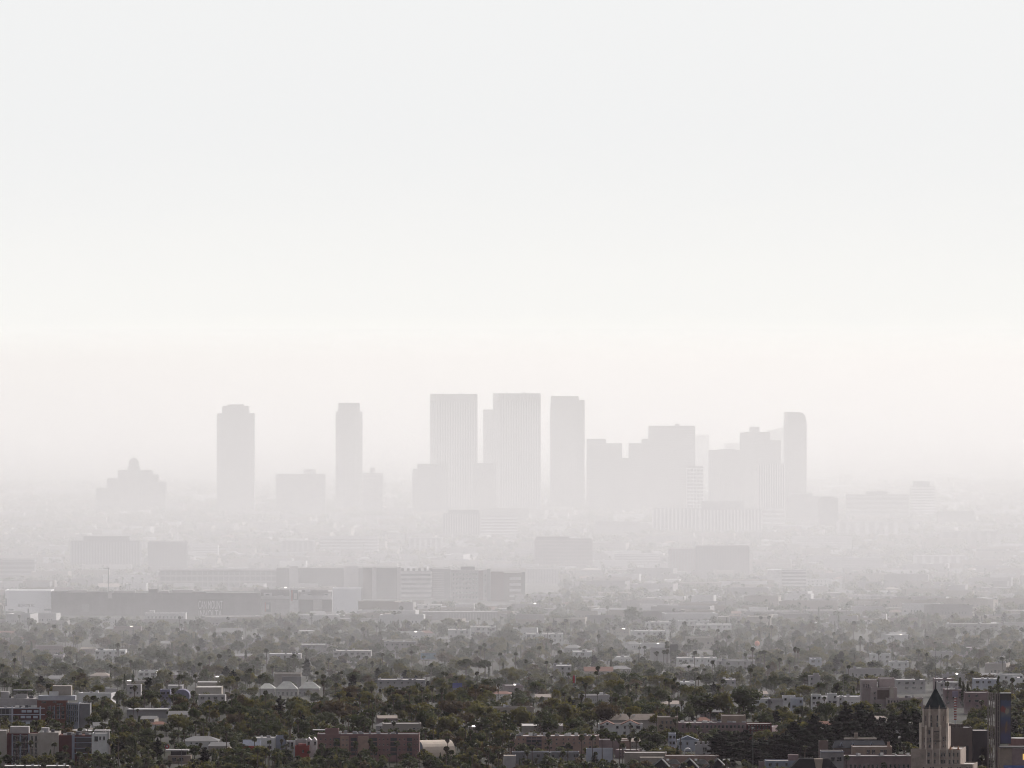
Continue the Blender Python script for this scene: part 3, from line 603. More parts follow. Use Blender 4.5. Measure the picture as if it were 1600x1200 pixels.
    for a, c in ((478, 487), (487, 495.3)): MB().gable(T.X(a), T.X(c), -.3, 9, T.Z(1157.2), T.Z(1152.5), 'y').build('gable_roof', WHITE, T.o)
    T.windows([(480.5, 484, 1159, 1165), (490.5, 494, 1159, 1164)], -.03)
    T = simple('red_house', 'small flat red house in front of the white townhouses', 'the small red house', 461, 483, 1165, 1184, REDW, 9, RT, None, 'house', 1178); T.box('upper_box', 466, 478, 1162.8, 1165.6, REDW, 1, 6); T.windows([(472, 475, 1172, 1176)], -.03)
    T = Thing('pink_apartments', 'long pink apartment building with a taller left end', 'building', 575, 3718, phrase='the pink apartments', vis=(495, 655, 1140, 1171))
    T.body(495.6, 655, 1147, PINK, 0, 18, roof=RG); T.body(508, 529, 1139.5, PINK, 2, 10, part='stair_tower', roof=RP); T.box('flat_canopy', 488, 508, 1141, 1142, PALE, 4, 7)
    for a, c in ((532, 545), (559, 576)): T.box('yellow_bay', a, c, 1150, None, PEACH, -.9, .8)
    for a, c in ((521, 531), (548, 557.5), (577, 589), (610, 620), (636, 644)): T.box('recess_shade', a, c, 1153, 1180, GL, -.16, .1); [T.box('balcony', a, c, y, y + 1.6, PINK, -1.0, .8) for y in (1158, 1166, 1174)]  # flat dark panels stand in for the shade of balcony recesses
    T.grid(497, 520, 1151, 1184, 3, 4, .28, .3); T.grid(533, 545, 1152, 1184, 2, 4, .28, .3, -.93); T.grid(590, 609, 1151, 1184, 3, 4, .28, .3); T.grid(621, 635, 1151, 1184, 2, 4, .28, .3); T.grid(645, 654, 1151, 1184, 2, 4, .28, .3)
    T.units(530, 650, 1147, 12, 3, 11, .7)
    T = Thing('vaulted_hall', 'hall with a big sunlit barrel-vault roof and blue-grey arched end', 'hall', 684, 3752, 24, phrase='the vaulted hall', vis=(638, 716, 1155, 1175))
    L, R, n = 31 * T.s, 8.4, 14
    zt = T.Z(1157.5); zc = zt - R
    k = MB(); k.v = [(x, R + R * cos(pi * i / n), zc + R * sin(pi * i / n)) for x in (-L, L) for i in range(n + 1)]
    k.f = [(i, i + 1, n + 2 + i, n + 1 + i) for i in range(n)] + [tuple(range(n + 1))[::-1], tuple(range(n + 1, 2 * n + 2))]
    k.build('vault_roof', mat('vault_cream', (0.72, 0.62, 0.50), .6), T.o); MB().box(-L + .3, L - .3, .4, 2 * R - .4, 0, zc).build('wall', PALE, T.o)
    FOOT.append((T.o.location.x - 16, T.o.location.x + 16, 3745, 3785))
    for xc, rr, zt2, o_ in ((-L - 4.2, 4.4, T.Z(1154.5), -4), (-L - 9.5, 3.2, T.Z(1164.5), -7)):
        q = [(xc + rr * cos(pi * i / 10), zt2 - rr + rr * sin(pi * i / 10)) for i in range(11)] + [(xc - rr, 0), (xc + rr, 0)]
        k = MB(); m_ = len(q); k.v = [(x, o_, z) for x, z in q] + [(x, o_ + 9, z) for x, z in q]
        k.f = [(i, (i + 1) % m_, m_ + (i + 1) % m_, m_ + i) for i in range(m_)] + [tuple(range(m_))[::-1], tuple(range(m_, 2 * m_))]; k.build('arched_end', BLUEG, T.o)
    T = simple('low_sunlit_roof', 'low building with sunlit cream roof left of the vaulted hall', 'the low cream-roofed building', 598, 640, 1173, 1190, BUFF, 16, mat('vault_cream', (0.72, 0.62, 0.50)), None, vb=1177)
    T = simple('low_block', 'low white store with blue side at the bottom, right of the vaulted hall', 'the low white store', 787, 806, 1181, 1204, PALE, 12, mat('vault_cream', (0.72, 0.62, 0.50)), None, vb=1200)
    T = Thing('delivery_truck', 'small dark blue delivery truck parked beside the low white store', 'truck', 782, 3640)
    MB().box(-2.2, 1.2, 0, 2.2, .7, 3.1).build('cargo_box', mat('truck_blue', (0.03, 0.06, 0.28), .4), T.o); MB().prism([(1.25, .1), (3.0, .1), (3.0, 2.1), (1.25, 2.1)], .7, 2.3, .85, 1.9, 1.1).build('cab', mat('truck_blue', (0.03, 0.06, 0.28)), T.o)
    for x in (-1.4, 2.2):
        for y in (.05, 1.95): MB().tube((x, y, .45), (x, y + .25, .45), .45, .45, 10).build('wheel', RB, T.o)
    T = Thing('peach_apartments', 'long peach apartment building behind a row of palms', 'building', 880, 3794, phrase='the peach apartments', vis=(797, 985, 1147, 1168))
    T.body(797, 936, 1150, PEACH, 0, 18, roof=RP); T.body(936.2, 968, 1156, MAUVE, -1, 16, part='grey_wing', roof=RG); T.body(968.3, 986, 1157, PEACH, 1, 14, part='end_wing')
    T.box('balcony_shade', 822, 846, 1152, 1172, GL, -.2, .15)  # flat dark panel for the shade behind the balconies
    for y in (1154, 1160, 1166): T.box('balcony', 821, 846.5, y, y + 1.8, MAUVE, -1.3, 1.0)
    for x in (822, 830, 838, 846): T.box('post', x, x + .8, 1151.5, None, MAUVE, -1.3, .4)
    T.box('garage_shade', 874, 895, 1165.5, 1171.5, CHAR, -.2, .15); T.grid(800, 821, 1152, 1172, 3, 3, .3, .35); T.grid(848, 874, 1152, 1172, 3, 3, .3, .35); T.grid(876, 934, 1152, 1164, 7, 2, .22, .4); T.grid(918, 934, 1165, 1176, 2, 1, .4, .8)  # garage is a flat charcoal panel standing in for its shaded interior
    T.units(800, 932, 1150, 22, 3, 11, .7)
    simple('flat_roof_house', 'long pale flat roof behind the peach apartments', 'the long pale flat roof', 815, 880, 1134, 1158, CREAM, 30, RP, None, 'building', 1142)
    simple('low_block', 'long low flat-roofed block added for sunlit parking below the peach apartments', 'the long low stand-in block', 800, 905, 1175, 1196, GREY, 10, BLUEW, (8, 1), vb=1182)  # low block put where sunlit parking lies
    simple('white_wall_building', 'blank bluish white wall with one tall palm in front of it', 'the bluish white wall', 916, 958, 1170, 1192, BLUEW, 8, RG, None, vb=1186)
    simple('tan_wall_building', 'plain tan wall at the bottom between the palms and the black gables', 'the plain tan wall', 976, 1042, 1176, 1198, BUFF, 14, RP, None, vb=1192)
    T = simple('gabled_villa', 'white villa with tiled gables and small round windows', 'the white gabled villa', 935, 1004, 1131, 1152, WHITE, 12, RT, (8, 1, .25, .4), 'house', 1141)
    for a, c, yr in ((938, 960, 1127.5), (970, 999, 1126)):
        MB().gable(T.X(a), T.X(c), -1, 11, T.Z(1133), T.Z(yr), 'y').build('gable', WHITE, T.o); MB().gable(T.X(a) - .5, T.X(c) + .5, -.6, 11.4, T.Z(1132.4), T.Z(yr - .9), 'y').build('roof', RT, T.o)
        MB().tube((T.X((a + c) / 2), -1.12, T.Z(1131)), (T.X((a + c) / 2), -1.02, T.Z(1131)), .75, .75, 10).build('round_window', GL, T.o)
    T = simple('long_villa', 'long pale-roofed house with chimneys behind the white gabled villa', 'the long pale-roofed house', 940, 1036, 1125, 1140, CREAM, 10, RP, None, 'house', 1130)
    MB().gable(T.X(940), T.X(1036), -.5, 11, T.Z(1125), T.Z(1116), 'x').build('roof', mat('roof_buff', (0.42, 0.36, 0.31)), T.o)
    for x in (947, 953, 969, 990): T.box('chimney', x, x + 2, 1116.5, 1125, WHITE, 3, 1)
    T = Thing('brown_apartments', 'long brownish-pink apartment building with one row of dark windows', 'building', 1110, 3927, phrase='the brown-pink apartments', vis=(1028, 1204, 1118, 1148))
    T.body(1060, 1166, 1129, MAUVE, 0, 18); T.body(1028, 1060, 1121, TAN, 4, 16, part='left_wing'); T.body(1128, 1166, 1119, TAN, 8, 14, part='rear_wing'); T.body(1166.3, 1206, 1131, MAROON, 1, 15, part='dark_wing')
    T.grid(1064, 1164, 1131, 1140, 16, 1, .55, .5); T.grid(1064, 1164, 1142, 1152, 16, 1, .55, .5); T.grid(1168, 1204, 1132, 1150, 8, 2, .45, .6); T.grid(1032, 1058, 1125, 1142, 4, 2, .4, .5, 3.98); T.units(1062, 1164, 1129, 18, 3, 11, .7)
    simple('white_house', 'tall narrow bluish white house beside the palms under the brown-pink apartments', 'the narrow bluish house', 1045, 1056, 1146, 1172, BLUEW, 9, RP, (2, 4, .25, .35), 'house', 1166)
    T = simple('slant_roof_house', 'pale bluish house with slanted roof right of the narrow bluish house', 'the slant-roofed bluish house', 1058, 1092, 1156, 1174, BLUEW, 9, RG, (4, 2), 'house', 1168)
    MB().gable(T.X(1060), T.X(1090), .2, 8.8, T.Z(1156.2), T.Z(1150), 'y').build('roof', BLUEG, T.o)
    T = simple('castle_house', 'small white castle-like house with battlements and paired windows', 'the white castle house', 1087, 1113, 1164, 1186, PALE, 9, RP, None, 'house', 1180)
    for a, c in ((1089, 1093.5), (1097, 1101), (1104.5, 1107.5), (1109, 1112.5)): T.box('battlement', a, c, 1158.5, 1164.6, PALE, .2, 2.2)
    T.windows([(1098.5, 1100.8, 1168, 1173), (1101.8, 1104, 1168, 1173), (1099, 1101, 1177, 1180)], -.03)
    for i, (xc, r_) in enumerate(((1033, 4.5), (1050, 6.5), (1075, 6))):
        T = Thing('shell_canopy', ['small', 'middle', 'third'][i] + ' white arched canopy, ' + ['leftmost', 'in the centre', 'rightmost'][i] + ' of three beside the castle house', 'canopy', xc, 3778, group='white arched canopies')
        zt = T.Z(1169 if i else 1170); rr = r_ * T.s; k = MB(); n = 10
        outer = [(rr * cos(pi * j / n), zt - rr + rr * sin(pi * j / n)) for j in range(n + 1)]; inner = [(x * .82, zt - rr + (z - zt + rr) * .82) for x, z in outer]
        for y in (0, 5): k.v += [(x, y, z) for x, z in outer] + [(x, y, z) for x, z in inner]
        m_ = n + 1
        for j in range(n): k.f += [(j, j + 1, m_ + j + 1, m_ + j), (2 * m_ + j, 3 * m_ + j, 3 * m_ + j + 1, 2 * m_ + j + 1), (j, 2 * m_ + j, 2 * m_ + j + 1, j + 1), (m_ + j, m_ + j + 1, 3 * m_ + j + 1, 3 * m_ + j)]
        k.build('shell', WHITE, T.o)
        for sx in (-1, 1): MB().box(sx * rr * .9 - .25, sx * rr * .9 + .25, .3, 4.7, 0, zt - rr + .1).build('leg', WHITE, T.o)
    T = simple('long_tan_store', 'long low tan building behind the black gabled roofs', 'the long low tan building', 1040, 1124, 1181, 1200, PEACH, 12, RP, None, vb=1190); T.box('lower_wing', 1000, 1040, 1184, None, BUFF, 2, 10, foot=True)
    T = Thing('gabled_roof_hall', 'black hall with three sharp gables and bright roof edges at the bottom', 'building', 1078, 3600, phrase='the three black gables', vis=(1018, 1150, 1186, 1200))
    T.box('wall', 1012, 1145, 1203, None, CHAR, 0, 18, foot=True)
    for i, x in enumerate((1034, 1078, 1122)):
        MB().gable(T.X(x - 21), T.X(x + 21), 0, 18, T.Z(1204), T.Z(1186.5), 'y').build('roof', RB, T.o); rake(T, x + .5, 1186, x + 14, 1200, -.25, RW, .34)
        T.box('skylight_glint', x + 8, x + (12 if i < 2 else 19), 1187.3, 1190.2, RW, 6, 3)
        if i < 2: MB().hip(T.X(x + 10), T.X(x + 30), 5, 17, T.Z(1195), T.Z(1188), 2).build('link_roof', RB, T.o)
    T = simple('low_shed', 'low grey shed at the bottom right of the three black gables', 'the low grey shed', 1186, 1212, 1190, 1206, MAUVE, 9, RP, None, vb=1198)

    # white houses right of centre
    for x0, x1, yt, m_, lab in ((1200, 1224, 1092.5, PALE, 'long flat white house, leftmost of the white house row'), (1223, 1243, 1087.5, WHITE, 'white house with raised roof, second of the white house row'), (1236, 1255, 1091, BLUEW, 'bluish white cube house with two dark openings'),
                                (1268, 1283, 1085.5, WHITE, 'white cube house with a doorway on its roof terrace'), (1293, 1308, 1084, WHITE, 'bright white box house, rightmost large one of the white house row'), (1312, 1318, 1087.5, WHITE, 'tiny white roof box right of the bright white box house')):
        T = simple('white_house', lab, lab, x0, x1, yt, 1112 if m_ is not BLUEW else 1116, m_, 10, RW, (max(1, int((x1 - x0) / 6)), 2, .32, .4), 'house', yt + 12)
    simple('white_house', 'stepped white house among trees above the white house row', 'the stepped white house', 1264, 1282, 1056, 1082, PALE, 12, RW, (3, 2), 'house', 1066).body(1271, 1280, 1052.5, PALE, 2, 6, part='upper_storey')
    T = Thing('beige_hotel', 'beige terraced hotel with square windows left of the green spire', 'building', 1395, 4223, phrase='the beige hotel', vis=(1345, 1450, 1061, 1102)); HTL = mat('hotel_render', (0.42, 0.36, 0.345))
    T.body(1362, 1402, 1075, HTL, 2, 16, roof=RP); T.body(1348, 1372, 1064, HTL, 14, 16, part='left_wing', roof=RW); T.body(1376, 1400, 1061.5, HTL, 16, 16, part='rear_wing', roof=RW); T.body(1384, 1442, 1090, HTL, -4, 14, part='front_wing', roof=RP); T.body(1390, 1397, 1074, CREAM, 0, 6, part='stair_tower')
    T.box('recess_shade', 1371, 1389, 1078.5, 1093, BROWN, 1.8, .15); T.grid(1386, 1440, 1092, 1100, 12, 1, .4, .5, -4.03); T.grid(1386, 1440, 1101, 1110, 12, 1, .4, .5, -4.03); T.grid(1364, 1370, 1079, 1104, 1, 3, .5, .4, 1.95); T.grid(1350, 1361, 1067, 1080, 3, 1, .4, .4, 13.95); T.units(1386, 1440, 1090, 8, -1, 8, .7)  # flat brown panel laid on the wall as recess shade
    for x0, x1, yt, yb, lab in ((1400, 1446, 1062.5, 1084, 'long low building with bright roof left of the green spire'), (1460, 1490, 1060.5, 1082, 'long curved bright roof right of the green spire'), (1466, 1500, 1066, 1090, 'low tan building under the curved bright roof'), (1346, 1362, 1068, 1092, 'small pale block left of the beige hotel'),
                                (1522, 1562, 1061, 1086, 'bluish white long house above the lattice sign tower'), (1585, 1604, 1059, 1084, 'white house at the right edge of the picture'), (1556, 1598, 1054, 1078, 'mauve grey long house behind the white house at the edge'), (1476, 1506, 1077, 1106, 'low mauve building with bright roof right of the green spire'),
                                (1360, 1392, 1022, 1042, 'flat white house with dark window band among trees on the right'), (1266, 1284, 1029, 1046, 'bright bluish white house wall among dark trees'), (1390, 1420, 1034, 1052, 'low white house right of the flat white house')):
        simple('flat_roof_house', lab, lab, x0, x1, yt, yb, rnd.choice([PALE, BUFF, MAUVE, CREAM]) if 'white' not in lab else (BLUEW if 'bluish' in lab else WHITE), 18, RW, (int((x1 - x0) / 5), 1, .35, .4), 'house', yt + 9, units=3)
    simple('mauve_building', 'broad mauve building with plain wall right of the green spire', 'the broad mauve building', 1508, 1545, 1082, 1116, MAUVE, 14, RP, (4, 2, .2, .3), vb=1104)

    # the green-spired tower
    T = Thing('spired_tower', 'pale stone tower with dark green pointed copper roof and tall mast', 'tower', 1460, 3480, -9, phrase='the green-spired tower', vis=(1426, 1524, 1062, 1200))
    ST = mat('stone_shaded', (0.38, 0.315, 0.265), .9, .3, .3); SP = mat('stone_lit', (0.70, 0.60, 0.50), .9, .25, .4)  # one stone in two tones: set-back walls coloured shaded, pilasters coloured lit
    T.body(1437.5, 1481.5, 1136, ST, 0, 13.5, part='shaft')
    c = (T.X(1459.7), 6.8); R8 = 18.8 * T.s
    oct_ = lambda r_: [(c[0] + r_ / cos(pi / 8) * cos(pi / 8 + i * pi / 4), c[1] + r_ / cos(pi / 8) * sin(pi / 8 + i * pi / 4)) for i in range(8)]
    MB().prism(oct_(R8 * .94), T.Z(1136.5), T.Z(1107.5)).build('octagon', ST, T.o)
    MB().prism(oct_(R8 * 1.0), T.Z(1108), T.Z(1106.4)).build('cornice', mat('dark_trim', (0.06, 0.055, 0.05)), T.o)
    rp = oct_(R8 * .85); roof = MB().cone(rp, T.Z(1106.3), T.Z(1075.5), *c).build('roof', COPPER, T.o)
    for x, y in rp: MB().tube((x, y, T.Z(1106)), (c[0] + (x - c[0]) * .03, c[1] + (y - c[1]) * .03, T.Z(1076)), .16, .1, 4).build('rib', COPPER, roof)
    for x, y in oct_(R8 * .96): MB().cone([(x + .45 * a, y + .45 * b_) for a, b_ in ((-1, -1), (1, -1), (1, 1), (-1, 1))], T.Z(1108), T.Z(1101.5), x, y).build('pinnacle', ST, T.o)
    MB().tube((*c, T.Z(1077)), (*c, T.Z(1066)), .4, .16).build('finial', RB, T.o); MB().tube((*c, T.Z(1066)), (*c, T.Z(1016)), .13, .06, 5).build('mast', STEEL, T.o)
    for x in (1438.3, 1446.5, 1457, 1469.5, 1479.5): T.box('buttress', x - 1.3, x + 1.3, 1133.5 if x not in (1457,) else 1136, None, SP, -.95, .92)
    for x in (1438.3, 1480.2): T.box('corner_turret', x - 1.8, x + 1.8, 1129.5, None, SP, -1.2, 2.2)
    for i in range(8):
        a = -pi / 2 + (i - 3.5) * pi / 4; q = oct_(R8 * .98)
        MB().box(q[i][0] - .45, q[i][0] + .45, q[i][1] - .45, q[i][1] + .45, T.Z(1136.3), T.Z(1108.2)).build('buttress', SP, T.o)
    f8 = c[1] - R8 * .94
    T.windows([(1452.6, 1455.2, 1118, 1127), (1463.6, 1466.2, 1118, 1127), (1451.6, 1455.8, 1130, 1136), (1462.8, 1467, 1130, 1136)], f8 - .02)
    for x in (1445.5, 1473): T.windows([(x - .7, x + .7, 1119, 1127)], c[1] - R8 * .62)
    T.windows([(1450.5, 1453.5, 1141, 1147.5), (1449, 1450.8, 1153, 1159.5), (1452.5, 1454.5, 1153, 1159.5), (1444, 1446, 1153, 1160), (1444, 1447, 1164, 1168), (1451, 1454, 1164, 1168), (1473.5, 1475, 1151, 1158), (1477, 1478.4, 1151, 1158), (1473.5, 1475, 1163, 1167.5), (1477, 1478.4, 1163, 1167.5)], -.02)
    T.box('carved_panel', 1460, 1468.6, 1143.5, 1154, mat('carved_stone', (0.25, 0.21, 0.18), .9, .5, 1.2), -.4, .38); T.box('balcony', 1458.8, 1470, 1157, 1158.4, mat('dark_trim', (0.06, 0.055, 0.05)), -1.0, .95); T.box('balcony', 1459.3, 1469.5, 1142, 1143.2, mat('dark_trim', (0.06, 0.055, 0.05)), -.9, .85); T.windows([(1461, 1462.5, 1160, 1163)], -.02)
    T.body(1426, 1503.5, 1169.5, ST, -9, 8.7, part='lower_block'); T.body(1484, 1503.5, 1169.5, ST, -.2, 20, part='rear_block'); T.body(1503.7, 1524, 1192, ST, -8, 20, part='side_block'); T.body(1443, 1524, 1192, ST, -13, 3.8, part='porch_block')
    r = []
    for y in (1174.5, 1185.5):
        for x, w_ in ((1453.8, 3.4), (1463.5, 2), (1474.4, 2.6), (1478.4, 2.6), (1486.6, 2), (1493, 2), (1499.5, 2)): r.append((x - w_ / 2, x + w_ / 2, y, y + 6))
    T.windows(r, -9.02); T.windows([(x, x + 2.5, 1196.5, 1202) for x in (1446, 1457, 1461, 1474, 1485, 1489, 1499, 1503, 1514, 1518)], -13.02)
    for x in (1450, 1460, 1470, 1482, 1490): T.box('buttress', x, x + 1.2, 1170, None, SP, -9.6, .58)
    for x in (1500, 1488): MB().cone([(T.X(x) + .6 * a, -8.6 + .6 * b_) for a, b_ in ((-1, -1), (1, -1), (1, 1), (-1, 1))], T.Z(1169.5), T.Z(1163), T.X(x), -8.6).build('pinnacle', mat('orange_stone', (0.42, 0.20, 0.09)), T.o)  # these two pinnacles are more orange than the other stone

    T = Thing('brown_theatre', 'tall windowless brown building with notched top behind the green-spired tower', 'building', 1501, 3575, phrase='the windowless brown building', vis=(1482, 1520, 1130, 1192))
    T.body(1480, 1519, 1137, BROWN, 0, 20, roof=RG); k = MB()
    for i in range(9): x = 1483.5 + i * 2.5; T.box('merlon', x, x + 1.6, 1131.5, 1137.5, BROWN, .2, 4)
    T.box('tall_dark_panel', 1507, 1513.5, 1165, 1190, CHAR, -.2, .15); T.windows([(1509, 1510, 1166, 1171)], -.22)  # flat charcoal panel laid on the wall
    simple('dark_hall', 'dark blocky hall right of the windowless brown building', 'the dark blocky hall', 1520, 1546, 1141.5, 1212, CHAR, 16, RP, None, vb=1165)
    T = simple('narrow_tan_building', 'narrow sunlit-edged tan building left of the lattice sign tower', 'the narrow tan building', 1533, 1544, 1168, 1212, TAN, 10, RP, None, vb=1192); T.box('glass_strip', 1528, 1532.5, 1167, None, GL, 0, 4)

    # lattice sign tower with a painted banner
    T = Thing('sign_tower', 'tall steel lattice sign tower carrying a blue and red banner', 'sign', 1562, 3465, phrase='the lattice sign tower', vis=(1542, 1580, 1080, 1200))
    LT = mat('lattice_steel', (0.27, 0.23, 0.21), .7)
    for x in (1544.5, 1548.6, 1551.5, 1555.5, 1558.5, 1562): MB().tube((T.X(x), 0, 0), (T.X(x), 0, T.Z(1083)), .2, .2, 4).build('column', LT, T.o); MB().tube((T.X(x), 5, 0), (T.X(x), 5, T.Z(1083)), .2, .2, 4).build('column', LT, T.o)
    for i in range(15):
        y = 1086 + i * 8.2
        for a, c_ in ((1544.5, 1548.6), (1551.5, 1555.5), (1558.5, 1562)): MB().tube((T.X(a), 0, T.Z(y)), (T.X(c_), 0, T.Z(y)), .13, .13, 4).build('rung', LT, T.o)
        MB().tube((T.X(1544.5), 5, T.Z(y)), (T.X(1562), 5, T.Z(y + 4)), .12, .12, 4).build('brace', LT, T.o)
    T.box('shaft_panel', 1555.8, 1561.6, 1084, None, mat('tower_core', (0.10, 0.085, 0.08), .9, .3, .4), 1.8, 1.6)
    T.box('banner_frame', 1562.6, 1580, 1083, 1162.5, CHAR, .6, 1.4)
    bm = bpy.data.materials.new('banner_print'); bm.use_nodes = True; t = bm.node_tree; pb = t.nodes['Principled BSDF']; pb.inputs['Roughness'].default_value = .6
    tcn = t.nodes.new('ShaderNodeTexCoord'); sp = t.nodes.new('ShaderNodeSeparateXYZ'); t.links.new(tcn.outputs['Generated'], sp.inputs[0])
    nz = t.nodes.new('ShaderNodeTexNoise'); nz.inputs['Scale'].default_value = 3.2; nz.inputs['Detail'].default_value = 4; t.links.new(tcn.outputs['Generated'], nz.inputs[0])
    ad = t.nodes.new('ShaderNodeMath'); ad.operation = 'MULTIPLY_ADD'; ad.inputs[1].default_value = .12; t.links.new(nz.outputs[0], ad.inputs[0]); t.links.new(sp.outputs[2], ad.inputs[2])
    cr = t.nodes.new('ShaderNodeValToRGB'); cr.color_ramp.interpolation = 'EASE'; e = cr.color_ramp.elements
    e[0].position = 0; e[0].color = (.012, .014, .05, 1); e[1].position = 1; e[1].color = (.012, .012, .014, 1)
    for p_, q in ((.2, (.02, .02, .08, 1)), (.36, (.04, .02, .035, 1)), (.5, (.018, .022, .07, 1)), (.56, (.014, .03, .085, 1)), (.66, (.06, .065, .08, 1)), (.78, (.08, .072, .085, 1)), (.86, (.014, .03, .085, 1)), (.94, (.014, .028, .075, 1)), (.965, (.012, .012, .014, 1))): x = e.new(p_); x.color = q
    t.links.new(ad.outputs[0], cr.inputs[0])
    def spot(prev, cx_, cz, rx, rz, col_):
        vm = t.nodes.new('ShaderNodeVectorMath'); vm.operation = 'MULTIPLY_ADD'; vm.inputs[1].default_value = (.7, 0, .16); t.links.new(nz.outputs[1], vm.inputs[0]); t.links.new(tcn.outputs['Generated'], vm.inputs[2])
        mpn = t.nodes.new('ShaderNodeMapping'); mpn.inputs['Location'].default_value = (-(cx_ + .35) / rx, 0, -(cz + .08) / rz); mpn.inputs['Scale'].default_value = (1 / rx, 0, 1 / rz); t.links.new(vm.outputs[0], mpn.inputs[0])
        gr_ = t.nodes.new('ShaderNodeTexGradient'); gr_.gradient_type = 'SPHERICAL'; t.links.new(mpn.outputs[0], gr_.inputs[0])
        mm = t.nodes.new('ShaderNodeMapRange'); mm.inputs[2].default_value = .35; t.links.new(gr_.outputs[1], mm.inputs[0])
        mx = t.nodes.new('ShaderNodeMix'); mx.data_type = 'RGBA'; t.links.new(mm.outputs[0], mx.inputs[0]); t.links.new(prev, mx.inputs[6]); mx.inputs[7].default_value = (*col_, 1)
        return mx.outputs[2]
    o_ = spot(cr.outputs[0], .25, .70, .34, .085, (.15, .025, .022)); o_ = spot(o_, .62, .66, .22, .08, (.17, .145, .12)); o_ = spot(o_, .55, .32, .16, .13, (.10, .05, .025))
    t.links.new(o_, pb.inputs['Base Color'])
    T.box('banner', 1563.5, 1579, 1085.5, 1161.5, bm, .3, .28)
    T.box('top_rail', 1562.6, 1580.2, 1082.4, 1083.6, RW, -.1, 2.2)

    T = Thing('pylon_sign', 'thin red and white striped pylon sign right of the green spire', 'sign', 1492.6, 3900)
    MB().box(-.5, .5, 0, .8, 0, T.Z(1089)).build('post', WHITE, T.o)
    for i in range(9): MB().box(-.75, .75, -.15, .95, T.Z(1093 + i * 4), T.Z(1091 + i * 4)).build('red_stripe', REDW, T.o)
    MB().box(-1.6, 1.6, -.2, 1.0, T.Z(1089), T.Z(1080)).build('sign_box', mat('sign_mauve', (0.28, 0.24, 0.32)), T.o)

    # grey civic buildings at the bottom right
    T = Thing('grey_office', 'long grey building with a row of dark windows at the bottom edge', 'building', 1375, 3510, phrase='the long grey building', vis=(1283, 1443, 1173, 1200))
    T.body(1318, 1443.5, 1181, MAUVE, 0, 16, roof=RP); T.body(1283, 1318, 1174, CONC, -1, 16, part='left_wing', roof=RP); T.box('fascia', 1282, 1319, 1173.5, 1175.5, BLUEG, -1.6, .55); T.windows([(1298, 1304, 1183, 1189), (1307.5, 1314.5, 1183, 1189)], -1.03); T.grid(1319, 1443, 1194, 1203, 18, 1, .42, .9, -.02)
    T.box('cornice', 1318, 1444, 1180.6, 1181.8, PALE, -.5, .45); T.units(1322, 1440, 1181, 6, 4, 9, .7)
    T = Thing('beige_office', 'beige flat building with four dark windows above the long grey building', 'building', 1352, 3545, phrase='the beige flat building', vis=(1330, 1396, 1167, 1181))
    T.body(1332, 1394, 1167, TAN, 0, 14, roof=RP); T.windows([(x, x + 4.6, 1172, 1179) for x in (1354.5, 1362.5, 1375.5, 1380.8)], -.02); T.box('chimney', 1387, 1391, 1160, 1167.6, PEACH, 3, 2)
    T = Thing('dormer_house', 'dark-roofed building with three small white dormers', 'building', 1342, 3590, phrase='the dormered dark roof', vis=(1300, 1385, 1157, 1170))
    T.box('wall', 1303, 1384, 1168, None, BROWN, 1, 10, foot=True); MB().hip(T.X(1301), T.X(1386), 0, 12, T.Z(1169), T.Z(1158), 1.5).build('roof', mat('roof_slate', (0.028, 0.032, 0.045)), T.o)
    for x in (1315, 1333.5, 1362):
        D = MB().gable(T.X(x - 3.2), T.X(x + 3.2), -.6, 4, T.Z(1166), T.Z(1159.5), 'y').build('dormer', BLUEG, T.o); MB().box(T.X(x - 1), T.X(x + 1), -.72, -.62, T.Z(1165.6), T.Z(1162.5)).build('pane', GL, D)
    T.box('parapet', 1321, 1372, 1155.5, 1157.5, BUFF, 12.5, 5); T.box('stair_head', 1337, 1342.5, 1147.5, 1157, TAN, 13, 3)
    T = simple('brown_block', 'small plain brown block left of the dormered dark roof', 'the plain brown block', 1280, 1294, 1158, 1216, mat('brown_render', (0.19, 0.14, 0.125)), 8, RP, None, vb=1172)
    simple('low_grey_building', 'low grey building with flat roof in front of the pines at the bottom', 'the low grey building', 1196, 1247, 1188.5, 1217, BLUEG, 12, RP, (6, 1, .4, .4), vb=1198).box('roof_box', 1232, 1248, 1180, 1189, MAUVE, 3, 5)
    T = Thing('black_roof_house', 'black hipped roof with tan wall between its two peaks at the bottom edge', 'building', 1270, 3430, phrase='the black hipped roof', vis=(1236, 1310, 1184, 1200))
    T.box('wall', 1236, 1312, 1212, None, CHAR, 2, 14, foot=True)
    for a, c_, i_, j in ((1222, 1290, 1250, 1272), (1276, 1320, 1287, 1296)):
        k = MB(); y0, y1 = (0, 16) if a == 1222 else (1.5, 15)
        k.v = [(T.X(a), y0, T.Z(1214)), (T.X(c_), y0, T.Z(1214)), (T.X(c_), y1, T.Z(1214)), (T.X(a), y1, T.Z(1214)), (T.X(i_), y0 + 5, T.Z(1186)), (T.X(j), y0 + 5, T.Z(1186)), (T.X(j), y1 - 5, T.Z(1186)), (T.X(i_), y1 - 5, T.Z(1186))]
        k.f = [(0, 1, 5, 4), (1, 2, 6, 5), (2, 3, 7, 6), (3, 0, 4, 7), (4, 5, 6, 7)]; k.build('roof', RB, T.o)
    k = MB(); k.v = [(T.X(1272.6), 4.0, T.Z(1186.5)), (T.X(1286.6), 4.0, T.Z(1186.5)), (T.X(1282.5), -.6, T.Z(1212)), (T.X(1277), -.6, T.Z(1212)), (T.X(1272.6), 9.0, T.Z(1186.5)), (T.X(1286.6), 9.0, T.Z(1186.5)), (T.X(1282.5), 9, T.Z(1212)), (T.X(1277), 9, T.Z(1212))]
